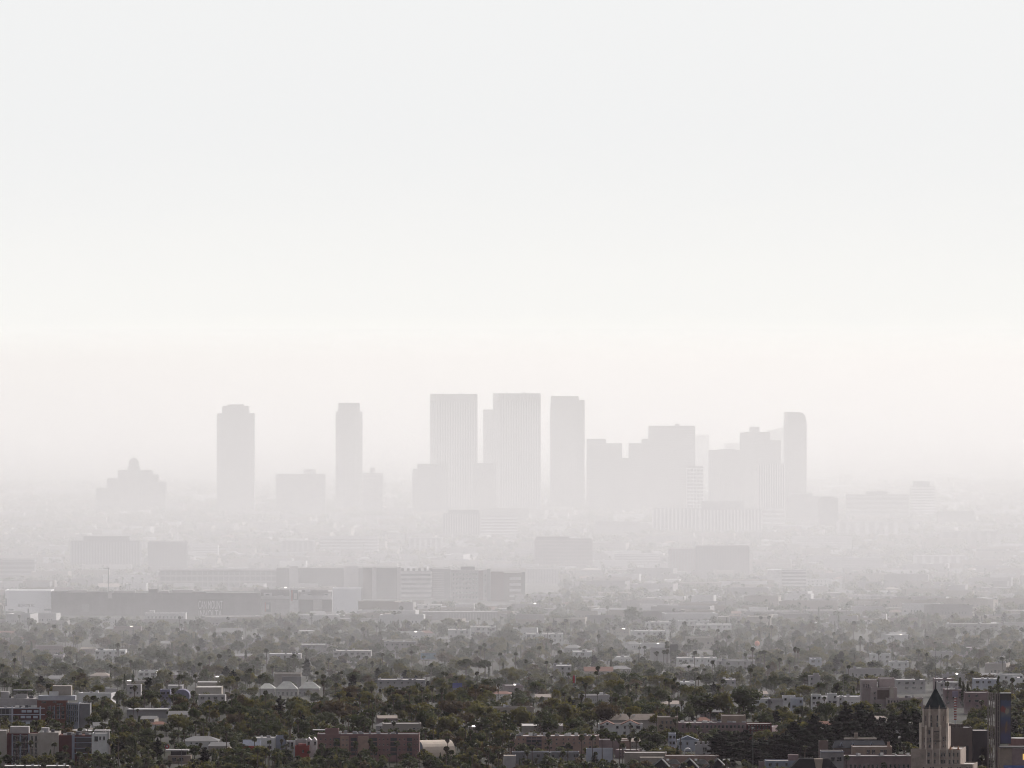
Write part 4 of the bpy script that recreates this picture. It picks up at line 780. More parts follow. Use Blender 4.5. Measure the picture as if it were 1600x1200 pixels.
    k.f = [(0, 1, 2, 3)[::-1], (4, 5, 6, 7), (0, 4, 5, 1)[::-1], (1, 5, 6, 2)[::-1], (3, 7, 4, 0)]; k.build('chimney_wall', TAN, T.o)
    T = Thing('roof_sign', 'dark open-frame lettered sign standing above the black hipped roof', 'sign', 1262, 3438)
    dk = mat('sign_dark', (0.02, 0.014, 0.016))
    for x in (1250.5, 1262, 1274): MB().tube((T.X(x), .4, T.Z(1187)), (T.X(x), .4, T.Z(1167.5)), .1, .1, 4).build('post', dk, T.o)
    for y in (1168, 1175.5): MB().tube((T.X(1250), .3, T.Z(y)), (T.X(1275), .3, T.Z(y)), .08, .08, 4).build('rail', dk, T.o)
    txt(T, 'VOREDOCA', 1250, 1275, 1168, 1175, dk, 0)
    T = Thing('pink_drum_building', 'round pink drum building at the right edge above tan walls', 'building', 1592, 3500, phrase='the pink drum building', vis=(1577, 1600, 1154, 1168))
    MB().prism([(T.X(1594) + 5.4 * cos(i * pi / 10), 6 + 5.4 * sin(i * pi / 10)) for i in range(20)], 0, T.Z(1154.5)).build('drum', PINK, T.o); MB().prism([(T.X(1594) + 5 * cos(i * pi / 10), 6 + 5 * sin(i * pi / 10)) for i in range(20)], T.Z(1154.4), T.Z(1154.4) + .15).build('roof', RP, T.o)
    T = Thing('tan_office', 'tan blocky building with one lit window in the bottom right corner', 'building', 1590, 3450, phrase='the tan corner building', vis=(1562, 1600, 1167, 1200))
    T.body(1562.5, 1581, 1169, TAN, 0, 14, roof=RG); T.body(1581.3, 1612, 1169.5, MAUVE, .5, 14, part='mauve_wing', roof=RG); T.box('canopy', 1562, 1612, 1167.3, 1168.6, CHAR, -1, 14)
    T.box('blue_awning', 1568, 1612, 1196, 1199, mat('awning_blue', (0.10, 0.16, 0.40)), -4, 4)
    lw = bpy.data.materials.new('lit_window'); lw.use_nodes = True; pb = lw.node_tree.nodes['Principled BSDF']; pb.inputs['Emission Color'].default_value = (1, .62, .16, 1); pb.inputs['Emission Strength'].default_value = .8; pb.inputs['Base Color'].default_value = (.5, .3, .08, 1)
    T.box('lit_window', 1598.3, 1604, 1178, 1187, lw, .3, .15)

    # small named things of the middle distance
    T = Thing('billboard', 'pale blue billboard on a post among the trees', 'billboard', 669.5, 4960, phrase='the pale blue billboard', vis=(657, 682, 1020, 1034))
    bb = mat('billboard_blue', (0.22, 0.32, 0.40), .6, .45, .35); T.box('face', 657.5, 681, 1020.5, 1030.5, bb, -.3, .28); T.box('frame', 656.8, 681.7, 1019.8, 1031.2, PALE, 0, .8); MB().tube((0, .5, 0), (0, .5, T.Z(1031)), .5, .5, 8).build('post', STEEL, T.o)
    T = Thing('tarpaulin_shed', 'low shed under a royal blue tarpaulin beside umbrella pines', 'shed', 714.5, 4430, vis=(706, 722, 1067, 1075)); MB().gable(T.X(707), T.X(722), 0, 7, T.Z(1075), T.Z(1067.5), 'x').build('tarpaulin', mat('tarp_blue', (0.09, 0.10, 0.24), .6), T.o); T.box('wall', 708, 721, 1075, None, GREY, .3, 6.4)
    simple('long_dark_building', 'long low dark building with pale roof line in the middle', 'the long low dark building', 590, 664, 1062, 1082, GREY, 20, RP, (16, 1, .4, .4), vb=1072, units=6)
    simple('white_block', 'square white block with palms before it on the right of centre', 'the square white block', 1016, 1047, 1013, 1038, PALE, 14, RW, None, vb=1032).body(1047.3, 1060, 1008, DARK, 2, 14, part='dark_wing')
    for x0, x1, yt, yb, lab in ((1060, 1108, 970, 986, 'long white low building with stepped roof in mid haze'), (1088, 1143, 975.5, 990, 'white low building with curved bright roof in mid haze'), (1008, 1046, 972, 990, 'white house cluster beside the big round tree'), (986, 1042, 986, 1004, 'white terrace row below the big round tree'), (1140, 1165, 962, 978, 'red-roofed pale building in mid haze'),
                                (822, 880, 990, 1008, 'white stepped building near the middle of the picture'), (735, 775, 979, 1000, 'white L-shaped building above the umbrella pines'), (700, 735, 984, 1004, 'pale low row left of the white L-shaped building'), (600, 650, 1003, 1022, 'pale low warehouse left of the blue billboard'), (520, 580, 1017, 1036, 'long flat pale building left of the blue billboard'),
                                (470, 512, 1007, 1024, 'mauve low building in the left middle of the trees'), (420, 470, 1022, 1042, 'grey low building beside dark cypresses'), (895, 925, 1018, 1038, 'low pale building with a bright roof left of the square white block'), (865, 893, 1040, 1066, 'grey gridded block half hidden in trees'), (1120, 1180, 1032, 1050, 'long pinkish low building among palms'), (1058, 1120, 1028, 1044, 'low pale building right of the square white block'),
                                (148, 196, 1016, 1034, 'white low house among tall palms at left'), (82, 98, 1024, 1038, 'pale small house among trees at far left'), (216, 244, 1049, 1062, 'small white house with orange-lit roof at left'), (1130, 1150, 1062, 1082, 'mauve flat house behind dark round trees'), (1064, 1086, 1066, 1080, 'low white garage between dark trees'), (1176, 1204, 1092, 1112, 'pale stepped house left of the white house row'),
                                (640, 690, 945, 962, 'white low building in front of the hospital row'), (1160, 1250, 955, 970, 'row of low buildings with glinting roofs in mid haze'), (1330, 1400, 930, 944, 'pale low block in haze on the right'), (1480, 1560, 975, 990, 'long pale roof in haze at the far right'), (1260, 1300, 905, 918, 'small pale block right of the white striped block')):
        simple('low_building', lab, lab, x0, x1, yt, yb, rnd.choice([PALE, CREAM, CONC]) if 'white' not in lab else WHITE, 22, RT if 'red-roofed' in lab else RW, (max(2, int((x1 - x0) / 4)), 1, .4, .45), vb=yt + 9, units=4)
    T = Thing('red_pylon', 'small bright red pylon sign among trees near the middle', 'sign', 896.5, 4430, vis=(894, 899, 1055, 1068)); T.box('panel', 895, 898.2, 1055.5, 1067, mat('bright_red', (0.40, 0.045, 0.045), .5), 0, .5); T.box('edge', 898.3, 899.2, 1054.8, 1067.5, WHITE, 0, .5); MB().tube((0, .3, 0), (0, .3, T.Z(1067)), .2, .2).build('post', STEEL, T.o)
    T = Thing('red_roundel_sign', 'small red and white roundel sign on a pole at lower left', 'sign', 261, 3790, vis=(257, 265, 1161, 1172)); MB().tube((0, .2, 0), (0, .2, T.Z(1160)), .12, .12).build('pole', STEEL, T.o)
    MB().tube((0, 0, T.Z(1166.5)), (0, .3, T.Z(1166.5)), 1.3, 1.3, 14).build('disc', mat('bright_red', (0.40, 0.045, 0.045)), T.o); MB().tube((0, -.06, T.Z(1166.5)), (0, 0, T.Z(1166.5)), .5, .5, 12).build('centre', BLUEW, T.o)
    T = Thing('orange_balloon', 'round salmon-orange advertising balloon floating above a palm', 'balloon', 1183, 5200, vis=(1178, 1188, 1001, 1010))
    k = MB(); z0 = T.Z(1005.5)
    for i in range(7):
        for j in range(12): a, b_ = pi * i / 6, 2 * pi * j / 12; k.v.append((2.0 * sin(a) * cos(b_), 2.0 * sin(a) * sin(b_), z0 + 2.2 * cos(a)))
    for i in range(6):
        for j in range(12): k.f.append((i * 12 + j, (i + 1) * 12 + j, (i + 1) * 12 + (j + 1) % 12, i * 12 + (j + 1) % 12))
    k.build('envelope', mat('balloon_orange', (0.85, 0.34, 0.22), .4), T.o); MB().tube((0, 0, 0), (0, 0, z0 - 2.1), .05, .05, 4).build('tether', STEEL, T.o)
    for x, yt, d_, lab in ((859.5, 1176, 3650, 'street lamp with bright head among palms below the peach apartments'), (1176.5, 1138, 3560, 'tall thin lamp mast in front of the dark pines'), (283.5, 1171, 3640, 'plain dark utility pole at the bottom left'), (1030.5, 1066, 4420, 'lamp post with bright head in the gap between dark trees'), (1317.5, 1040, 4200, 'thin tall pole above the white house row')):
        T = Thing('lamp_post' if 'lamp' in lab else 'utility_pole', lab, 'lamp' if 'lamp' in lab else 'pole', x, d_)
        MB().tube((0, 0, 0), (0, 0, T.Z(yt)), .16, .1, 6).build('pole', STEEL, T.o)
        if 'lamp' in lab: MB().box(-.6, .6, -.35, .35, T.Z(yt), T.Z(yt) + .35).build('lamp_head', RW, T.o)
        else: MB().box(-1.1, 1.1, -.08, .08, T.Z(yt) - .9, T.Z(yt) - .7).build('crossarm', BROWN, T.o)
    T = Thing('low_house', 'low house with dark flat carports and cream wall at the bottom left', 'house', 275, 3700, phrase='the low carport house', vis=(255, 296, 1172, 1190))
    T.body(262, 298, 1181, TAN, 0, 12, roof=RP); T.box('flat_canopy', 258, 294, 1172.5, 1174.5, PALE, 4, 9); T.box('carport_shade', 266, 290, 1174.6, 1181, CHAR, 6, 5); T.windows([(269, 275, 1184, 1190), (280, 286, 1184, 1190)], -.02)  # solid dark block under the canopy gives the carport its shade
    T = Thing('red_awning_house', 'grey-roofed house with a strip of red awning at the left', 'house', 391, 3745, phrase='the red-awning house', vis=(378, 402, 1156, 1172))
    T.body(380, 406, 1165, BLUEG, 0, 9, roof=RG); MB().gable(T.X(379), T.X(407), -.5, 10, T.Z(1165), T.Z(1156.5), 'x').build('roof', BLUEG, T.o); T.box('awning', 379, 399, 1165.5, 1171, REDW, -2.2, 1.8)
near()
# ------------------------------------------------------------------ trees, palms and generic houses
BARK = mat('bark', (0.075, 0.06, 0.048), .9); PBARK = mat('palm_bark', (0.12, 0.095, 0.075), .9)
LEAF = {'dark green': leafmat('leaf_dark', (0.026, 0.035, 0.016), (0.065, 0.075, 0.02), .12, .75), 'olive green': leafmat('leaf_olive', (0.058, 0.060, 0.026), (0.18, 0.16, 0.04), .12, .75),
        'yellow-green': leafmat('leaf_yellow', (0.066, 0.062, 0.022), (0.20, 0.17, 0.03), .12, .75), 'rusty brown': leafmat('leaf_rust', (0.052, 0.044, 0.028), (0.12, 0.08, 0.03), .12, .75),
        'grey-green': leafmat('leaf_grey', (0.052, 0.058, 0.036), (0.11, 0.12, 0.045), .12, .75)}
LEAF_W = [('dark green', 36), ('olive green', 34), ('yellow-green', 6), ('rusty brown', 8), ('grey-green', 22)]
PALM = leafmat('leaf_palm', (0.026, 0.032, 0.019), (0.07, 0.075, 0.025), .2, .5); PINE = leafmat('leaf_pine', (0.012, 0.016, 0.010), (0.012, 0.016, 0.008), .05, .8)
SKIRT = mat('palm_skirt', (0.08, 0.06, 0.035), .9)

def quads(cent, nrm, size, rs, aspect=1.0):
    """leaf clumps: one bent quad each, as vertex and face arrays"""
    n = len(cent); t = np.cross(nrm, rs.normal(size=(n, 3))); t /= np.linalg.norm(t, axis=1, keepdims=True) + 1e-9
    b = np.cross(nrm, t); s = size[:, None]
    v = np.stack([cent - t * s - b * s * aspect * .5, cent + t * s * .4 - b * s * aspect, cent + t * s + b * s * aspect * .5, cent - t * s * .4 + b * s * aspect], 1).reshape(-1, 3)
    return v, np.arange(4 * n).reshape(n, 4)
def blob(c, r, rs, n=8, m=5):
    v = []; f = []
    for i in range(m + 1):
        for j in range(n):
            a, b = pi * i / m, 2 * pi * j / n; k = 1 + rs.uniform(-.14, .14)
            v.append((c[0] + r[0] * k * sin(a) * cos(b), c[1] + r[1] * k * sin(a) * sin(b), c[2] + r[2] * k * cos(a)))
    for i in range(m):
        for j in range(n): f.append((i * n + j, (i + 1) * n + j, (i + 1) * n + (j + 1) % n, i * n + (j + 1) % n))
    return np.array(v), f
def crown_mesh(name, lobes, nleaf, size, seed, core=.62):
    rs = np.random.RandomState(seed); V = []; Fc = []; o = 0
    vol = np.array([l[1][0] * l[1][1] * l[1][2] for l in lobes]) ** (2 / 3); cnt = (vol / vol.sum() * nleaf).astype(int)
    for (c, r), k in zip(lobes, cnt):
        v, f = blob(c, [x * core for x in r], rs); V.append(v); Fc += [tuple(o + i for i in q) for q in f]; o += len(v)
        d = rs.normal(size=(k, 3)); d /= np.linalg.norm(d, axis=1, keepdims=True)
        rad = rs.uniform(.62, 1.06, size=(k, 1)) ; rad[rs.rand(k) < .08] *= 1.14
        cen = np.array(c) + d * np.array(r) * rad; nn = d + rs.normal(size=(k, 3)) * .55; nn /= np.linalg.norm(nn, axis=1, keepdims=True)
        v, f = quads(cen, nn, rs.uniform(.55, 1.25, k) * size, rs); V.append(v); Fc += [tuple(o + i for i in q) for q in f]; o += len(v)
    m = bpy.data.meshes.new(name); m.from_pydata(np.concatenate(V).tolist(), [], Fc); m.update(); return m

def broad(seed, wide=1.0, detail=1.0):
    rs = random.Random(seed); lobes = [((0, 0, 6.2), (3.0 * wide, 3.0 * wide, 2.6))]
    for i in range(rs.randint(6, 9)):
        a = 2 * pi * i / 7 + rs.uniform(-.4, .4); q = rs.uniform(1.6, 3.0) * wide; r = rs.uniform(1.3, 2.3)
        lobes.append(((q * cos(a), q * sin(a), rs.uniform(4.4, 7.9)), (r * wide, r * wide, r * rs.uniform(.7, 1.0))))
    lobes.append(((rs.uniform(-1, 1), rs.uniform(-1, 1), 8.2), (1.7 * wide, 1.7 * wide, 1.5)))
    return crown_mesh('crown', lobes, int(760 * detail), .36 / math.sqrt(detail), seed)
def trunk_mesh(h, r, limbs, seed):
    rs = random.Random(seed); k = MB(); k.tube((0, 0, -.3), (rs.uniform(-.2, .2), rs.uniform(-.2, .2), h), r, r * .6, 7)
    for i in range(limbs): a = 2 * pi * i / limbs + rs.uniform(-.4, .4); k.tube((0, 0, h * .8), (2.1 * cos(a), 2.1 * sin(a), h + rs.uniform(1.6, 2.6)), r * .5, r * .18, 5)
    return k.mesh('trunk')
def pine(seed, detail=1.0):
    rs = random.Random(seed); lobes = [((0, 0, 8 + 2.6 * i), (2.3, 2.3, 2.2)) for i in range(6)]
    for i in range(14):
        t_ = i / 13; z = 5 + t_ * 19.5; w_ = 4.6 * math.sqrt(max(0, 1 - t_ ** 2.2)) * rs.uniform(.75, 1.12) + .7
        for j in range(4 if i < 11 else 2):
            a = rs.uniform(0, 6.28); q = rs.uniform(.25, .72) * w_; r = rs.uniform(.36, .55) * w_ + .45
            lobes.append(((q * cos(a), q * sin(a), z + rs.uniform(-.8, .8)), (r, r, rs.uniform(1.1, 1.8))))
    return crown_mesh('crown', lobes, int(1900 * detail), .36 / math.sqrt(detail), seed, .7)
def cypress(seed, detail=1.0):
    rs = random.Random(seed); lobes = [((rs.uniform(-.15, .15), rs.uniform(-.15, .15), 1.6 + i * 1.15), (1.15 * (1 - (abs(i - 2.5) / 9) ** 1.3), 1.15 * (1 - (abs(i - 2.5) / 9) ** 1.3), 1.1)) for i in range(9)]
    return crown_mesh('crown', lobes, int(420 * detail), .27 / math.sqrt(detail), seed, .7)
def umbrella(seed):
    rs = random.Random(seed); lobes = []
    for i in range(16): a = rs.uniform(0, 6.28); q = rs.uniform(0, 4.6); lobes.append(((q * cos(a), q * sin(a), 9.2 - (q / 4.6) ** 2 * 2.0), (rs.uniform(1.4, 2.1), rs.uniform(1.4, 2.1), 1.15)))
    return crown_mesh('crown', lobes, 900, .34, seed, .75)
def fan_head(seed, n=22, r=1.6, droop=.0):
    """fan palm head: stiff pleated fans on short stalks round the top of a thin trunk"""
    rs = random.Random(seed); k = MB()
    for i in range(n):
        a = i * 2.39996 + rs.uniform(-.2, .2); e = math.asin(max(-.85, min(.98, .97 - 1.75 * i / n))) + rs.uniform(-.15, .15); L = r * rs.uniform(.85, 1.15)
        d = Vector((cos(a) * cos(e), sin(a) * cos(e), sin(e))); s = d.cross(Vector((0, 0, 1))); s = s.normalized() if s.length > .01 else Vector((1, 0, 0)); s = Matrix.Rotation(rs.uniform(-1.2, 1.2), 3, d) @ s; u = s.cross(d)
        p0 = d * L * .2; b = len(k.v)
        k.v += [tuple(d * .05), tuple(p0 + s * .06)]
        for j, ang in enumerate((-44, -22, 0, 22, 44)):
            q = d * cos(radians(ang)) + s * sin(radians(ang)); k.v.append(tuple(p0 + q * L * .78 - Vector((0, 0, .18 * (abs(ang) / 60) + .10 * (j % 2)))))
        k.f += [(b, b + 1, b + 4), (b + 1, b + 2, b + 3), (b + 1, b + 3, b + 4), (b + 1, b + 4, b + 5), (b + 1, b + 5, b + 6)]
    k.prism([(.42 * cos(i * pi / 3), .42 * sin(i * pi / 3)) for i in range(6)], -.7, .45, .8)
    return k.mesh('crown')
def feather_head(seed, n=34, r=3.6):
    rs = random.Random(seed); k = MB()
    for i in range(n):
        a = i * 2.39996; e0 = radians(80 - 95 * i / n); L = r * rs.uniform(.85, 1.1); p = Vector((0, 0, 0)); prev = None
        for j in range(6):
            e = e0 - j * .26; d = Vector((cos(a) * cos(e), sin(a) * cos(e), sin(e))); s = Vector((-sin(a), cos(a), 0)); w_ = .42 * sin(pi * (j + .6) / 6.6) + .05; b = len(k.v)
            k.v += [tuple(p - s * w_ - Vector((0, 0, w_ * .5))), tuple(p), tuple(p + s * w_ - Vector((0, 0, w_ * .5)))]
            if prev is not None: k.f += [(prev, prev + 1, b + 1, b), (prev + 1, prev + 2, b + 2, b + 1)]
            prev = b; p = p + d * L / 6
    return k.mesh('crown')
def palm_trunk(h, r, seed, skirt=True):
    rs = random.Random(seed); k = MB(); bx, by = rs.uniform(-.35, .35), rs.uniform(-.35, .35); p = Vector((0, 0, -.3))
    for i in range(1, 6):
        t_ = i / 5; q = Vector((bx * t_ * t_, by * t_ * t_, h * t_)); k.tube(p, q, r * (1.25 - .45 * (t_ - .2)), r * (1.25 - .45 * t_), 6); p = q
    return k.mesh('trunk'), (bx, by, h)
def offset(me, off):
    for v in me.vertices: v.co += Vector(off)
    return me
BROAD = [broad(s, w_) for s, w_ in ((1, 1.0), (2, 1.15), (3, .85), (4, 1.3), (5, 1.0), (6, 1.1), (7, .9))]
BTR = [trunk_mesh(4.2, .26, 4, s) for s in (1, 2, 3)]
PINES = [pine(s) for s in (11, 12, 13)]; PTR = trunk_mesh(22, .42, 0, 3)
CYP = [cypress(s) for s in (21, 22)]; CTR = trunk_mesh(3, .14, 0, 4)
UMB = [umbrella(31), umbrella(32)]; UTR = trunk_mesh(7.2, .36, 5, 5)
PALMS = []
for s_, h_ in ((41, 15), (42, 18), (43, 13), (44, 20)):
    tm, top = palm_trunk(h_, .24, s_); cm = offset(fan_head(s_, 30), top); PALMS.append((h_, tm, cm, top))
SKM = [MB().prism([(.55 * cos(i * pi / 4), .55 * sin(i * pi / 4)) for i in range(8)], -2.2, -.1, 1.5).mesh('dead_frond_skirt') for _ in range(1)]
tm, top = palm_trunk(7.5, .38, 51); DATE = (7.5, tm, offset(feather_head(51), top), top)

# ---- generic houses
WCOL = [('white', WHITE, 20), ('cream', CREAM, 18), ('pale grey', PALE, 20), ('buff', BUFF, 18), ('mauve', MAUVE, 12), ('grey', CONC, 14)]
def pick(tbl): return rnd.choices(tbl, [x[-1] for x in tbl])[0]
def flat_wall():
    k = MB(); k.box(-.5, .5, 0, 1, 0, .93); k.f.pop(4); t = .03
    k.box(-.5, .5, 0, t, .93, 1); k.box(-.5, .5, 1 - t, 1, .93, 1); k.box(-.5, -.5 + t, t, 1 - t, .93, 1); k.box(.5 - t, .5, t, 1 - t, .93, 1); return k.mesh('wall')
FW = flat_wall(); FR = MB().box(-.47, .47, .03, .97, .9, .932).mesh('roof')
GW = MB().box(-.47, .47, .03, .97, 0, .7).mesh('wall'); GRX = MB().gable(-.5, .5, 0, 1, .69, 1.0, 'x').mesh('roof'); GRY = MB().hip(-.5, .5, 0, 1, .69, 1.0, .28).mesh('roof')
def wins(n, rows, seed):
    k = MB(); q = random.Random(seed)
    for i in range(n):
        for j in range(rows):
            if q.random() < .22: continue
            x = -.46 + .92 * (i + .5 + q.uniform(-.12, .12)) / n; z = .70 * (j + .42) / rows; hw = q.choice([.10, .14, .24]) / n; hh = q.choice([.16, .2, .24]) / rows
            k.box(x - hw, x + hw, -.012, -.002, z, z + hh)
    return k.mesh('windows')
WINS = [wins(5, 1, 1), wins(7, 2, 2), wins(11, 2, 3), wins(9, 3, 4), wins(8, 2, 5), wins(12, 2, 6)]
GLINT = mat('glint_metal', (0.8, 0.78, 0.74), .5, .05, .5, .5, .9)
def glint_mesh():  # panel tilted to bounce the sun to the camera as a glint
    nn = Vector((.632, -.425, .648)).normalized(); a = nn.cross(Vector((0, 0, 1))).normalized(); b = nn.cross(a); k = MB()
    for off in (Vector((0, 0, 0)), nn * -.12): k.v += [tuple(off + a * (x * 1.6) + b * (y * .32) + Vector((0, 0, .5))) for x, y in ((-1, -1), (1, -1), (1, 1), (-1, 1))]
    k.f = [(0, 1, 2, 3), (7, 6, 5, 4), (0, 4, 5, 1), (1, 5, 6, 2), (2, 6, 7, 3), (3, 7, 4, 0)]; return k.mesh('skylight_glint')
GLINT_PANEL = glint_mesh()
UNIT = MB().box(-.5, .5, 0, 1, 0, 1).mesh('rooftop_unit')
def omat(o, m):
    while not o.data.materials: o.data.materials.append(m)
    o.material_slots[0].link = 'OBJECT'; o.material_slots[0].material = m
def child(name, me, root, m=None, kind=None):
    o = bpy.data.objects.new(name, me); COL.objects.link(o); o.parent = root
    if m is not None: omat(o, m)
    if kind: o['kind'] = kind
    return o
AUTO = []        # (empty, descriptor, plural kind, px, py, d) to be labelled when everything stands
def house(X, Y, w_, dp, h, style, near_):
    cn, cm, _ = pick(WCOL); r = bpy.data.objects.new('house', None); COL.objects.link(r); r.location = (X, Y, 0); r.rotation_euler[2] = radians(rnd.uniform(-12, 12))
    def put(nm, me, m, kind=None):
        o = child(nm, me, r, m, kind); o.scale = (w_, dp, h); return o
    if style == 'flat':
        put('wall', FW, cm); rf, rn = rnd.choice([(RW, 'white'), (RP, 'pale'), (RW, 'white'), (RG, 'grey')]); put('roof', FR, rf); ds = f'{cn} flat-roofed building with {rn} roof'
        if rnd.random() < .16:
            u = child('skylight_glint', GLINT_PANEL, r, GLINT); u.location = (rnd.uniform(-.35, .35) * w_, rnd.uniform(.15, .6) * dp, h * .93); u.scale = (rnd.uniform(.5, 1.2),) * 3; u.rotation_euler[2] = rnd.uniform(-.15, .15) - r.rotation_euler[2]  # small reflector added to make a roof glint
        for _ in range(rnd.randint(1, 3) if near_ else 0):
            u = child('rooftop_unit', UNIT, r, rnd.choice([MATS['unit_white'], MATS['unit_grey']])); u.location = (rnd.uniform(-.35, .35) * w_, rnd.uniform(.2, .7) * dp, h * .92); u.scale = (rnd.uniform(1.2, 2.6), 1.6, rnd.uniform(1, 2))
    else:
        rf, rn = rnd.choice([(RT, 'red tiled'), (RG, 'grey'), (mat('roof_buff', (0.42, 0.36, 0.31)), 'buff'), (RG, 'grey')]); put('wall', GW, cm); put('roof', rnd.choice([GRX, GRY]), rf); ds = f'{cn} house with pitched {rn} roof'
    put('windows', rnd.choice(WINS[:2] if w_ < 16 else WINS[1:]), GL, 'stuff')
    r['category'] = 'house'; r['group'] = 'low houses among the trees'
    FOOT.append((X - w_ / 2 - 2, X + w_ / 2 + 2, Y - 2, Y + dp + 2))
    d = Y; px = 800 + X / Y * F
    AUTO.append((r, ds, px, YH + (HC - h * .7) / d * F, d))

CLEAR = [(706, 750, 1029, 1052, 4715, False), (740, 778, 1031, 1052, 4695, False), (975, 1002, 947, 970, 5600, False), (1112, 1240, 1137, 1184, 3760, False), (1228, 1400, 1095, 1176, 3810, False)]     # the umbrella pines and the big round tree stand clear
def hits_foot(X, Y, r):
    for a, b, c, e in FOOT:
        if a - r < X < b + r and c - r < Y < e + r: return True
    return False
FA = None
def hits_foot_np(X, Y, r):
    return bool(np.any((FA[:, 0] - r < X) & (X < FA[:, 1] + r) & (FA[:, 2] - r < Y) & (Y < FA[:, 3] + r)))
def blocked(px, hw, ytop, d, slack=.12):
    for a, b, yt, yb, bd, loose in CLEAR:
        if d < bd and a < px < b and ytop < yb: return True
    for a, b, yt, yb, bd, loose in KEEP:
        if d < bd and a - hw * .6 < px < b + hw * .6 and ytop < yb - (slack if loose or bd < 4690 else .1) * (yb - yt) - 1: return True
    return False

# houses: near the camera each its own thing; the farthest as one mass
HB = []
n_house = 0; tries = 0; far_pts = []
rows = [(1008, 1190, 75, 1), (845, 1008, 110, 0)]
for (ya, yb, cnt, nr) in rows:
    got = 0; tries = 0
    while got < cnt and tries < 4000:
        tries += 1
        py = rnd.uniform(ya, yb); px = rnd.uniform(-10, 1610)
        if nr and py < 1150 and px < 1150 and rnd.random() < .35: continue
        d = depth(py); s = d / F; big = rnd.random() < (.35 if nr else .5)
        w_ = rnd.uniform(14, 26) if big else rnd.uniform(8, 14); h = rnd.uniform(6, 9.5) if big else rnd.uniform(4, 6.5); dp = rnd.uniform(10, 22)
        hw = w_ / s / 2; ytop = py - h / s; X = wx(px, d)
        if blocked(px, hw, ytop, d) or hits_foot(X, d + dp / 2, max(w_, dp) * .6): continue
        house(X, d, w_, dp, h, 'flat' if (big and rnd.random() < .8) or rnd.random() < .3 else 'pitched', nr and d < 5000)
        if rnd.random() < .75: KEEP.append((px - hw * .8, px + hw * .8, ytop, ytop + rnd.uniform(.12, .45) * h / s, d, True))
        HB.append((px, hw, ytop, py, d)); got += 1

# ---- a front-to-back pass that keeps only the trees something of which can be seen
BUF = np.zeros((1240, 1640), bool)
def see(px, hw, y0, y1, draw=True):
    a, b = int(px - hw + 20), int(px + hw + 20); c, e = int(y0), int(y1)
    a, b, c, e = max(a, 0), min(b, 1639), max(c, 0), min(e, 1239)
    if b <= a or e <= c: return 0
    v = BUF[c:e + 1, a:b + 1]; n = int((~v).sum())
    if draw:
        yy, xx = np.mgrid[c:e + 1, a:b + 1]; el = ((xx - px - 20) / max(hw, .6)) ** 2 + ((yy - (y0 + y1) / 2) / max((y1 - y0) / 2, .6)) ** 2 <= .9
        v |= el
    return n
cands = []
# trees one can pick out in the photograph: kind, x, top row, crown width, ground row
for x, yt, wd, yb in ((1125, 1139, 30, 1196), (1148, 1142, 22, 1198), (1164, 1137, 20, 1196), (1192, 1151, 26, 1200), (1211, 1145, 26, 1199), (1228, 1142, 26, 1198), (1243, 1124, 30, 1193), (1257, 1136, 28, 1199), (1273, 1113, 28, 1192), (1291, 1128, 26, 1196), (1306, 1120, 30, 1194), (1322, 1100, 30, 1190), (1334, 1124, 30, 1196),
                      (1347, 1095, 28, 1189), (1361, 1108, 20, 1191), (1377, 1117, 26, 1190), (1392, 1112, 20, 1186), (1413, 1103, 24, 1184), (1431, 1106, 20, 1180), (1138, 1152, 24, 1202), (1180, 1160, 22, 1204), (1283, 1145, 24, 1200), (1318, 1142, 26, 1200), (1354, 1140, 24, 1198)):
    cands.append(('pine', x, yt, wd * 1.5, yb, True))
for x, yt, wd, yb in ((728, 1029, 42, 1062), (758, 1031, 34, 1063)): cands.append(('umbrella', x, yt, wd, yb, True))
for x, yt, wd, yb, c_ in ((1103, 1080, 60, 1126, 'dark green'), (1162, 1071, 66, 1124, 'dark green'), (1088, 1101, 34, 1128, 'dark green'), (1026, 1112, 22, 1140, 'yellow-green'), (988, 947, 30, 984, 'dark green'), (563, 1115, 42, 1158, 'dark green'), (472, 1122, 44, 1166, 'dark green'), (660, 1108, 34, 1146, 'dark green'), (705, 1117, 56, 1156, 'olive green'),
                          (755, 1118, 40, 1160, 'dark green'), (986, 1102, 36, 1136, 'yellow-green'), (890, 1094, 42, 1140, 'olive green'), (893, 1122, 34, 1152, 'dark green'), (1530, 1108, 40, 1150, 'dark green'), (1521, 1112, 26, 1152, 'dark green'), (712, 1054, 34, 1080, 'dark green'), (779, 1057, 26, 1080, 'dark green'), (648, 1046, 40, 1074, 'olive green'), (283, 1086, 36, 1122, 'rusty brown'), (232, 1136, 30, 1172, 'dark green'),
                          (1130, 1078, 40, 1128, 'olive green'), (1015, 1142, 40, 1178, 'dark green'), (1420, 1047, 22, 1072, 'yellow-green'), (1325, 1052, 36, 1080, 'dark green'), (815, 1102, 40, 1150, 'olive green'), (850, 1116, 44, 1158, 'dark green'), (950, 1096, 50, 1140, 'rusty brown'), (710, 1092, 50, 1132, 'rusty brown'), (520, 1092, 50, 1134, 'rusty brown'), (745, 1096, 46, 1140, 'olive green')):
    cands.append(('broad', x, yt, wd, yb, True, c_))
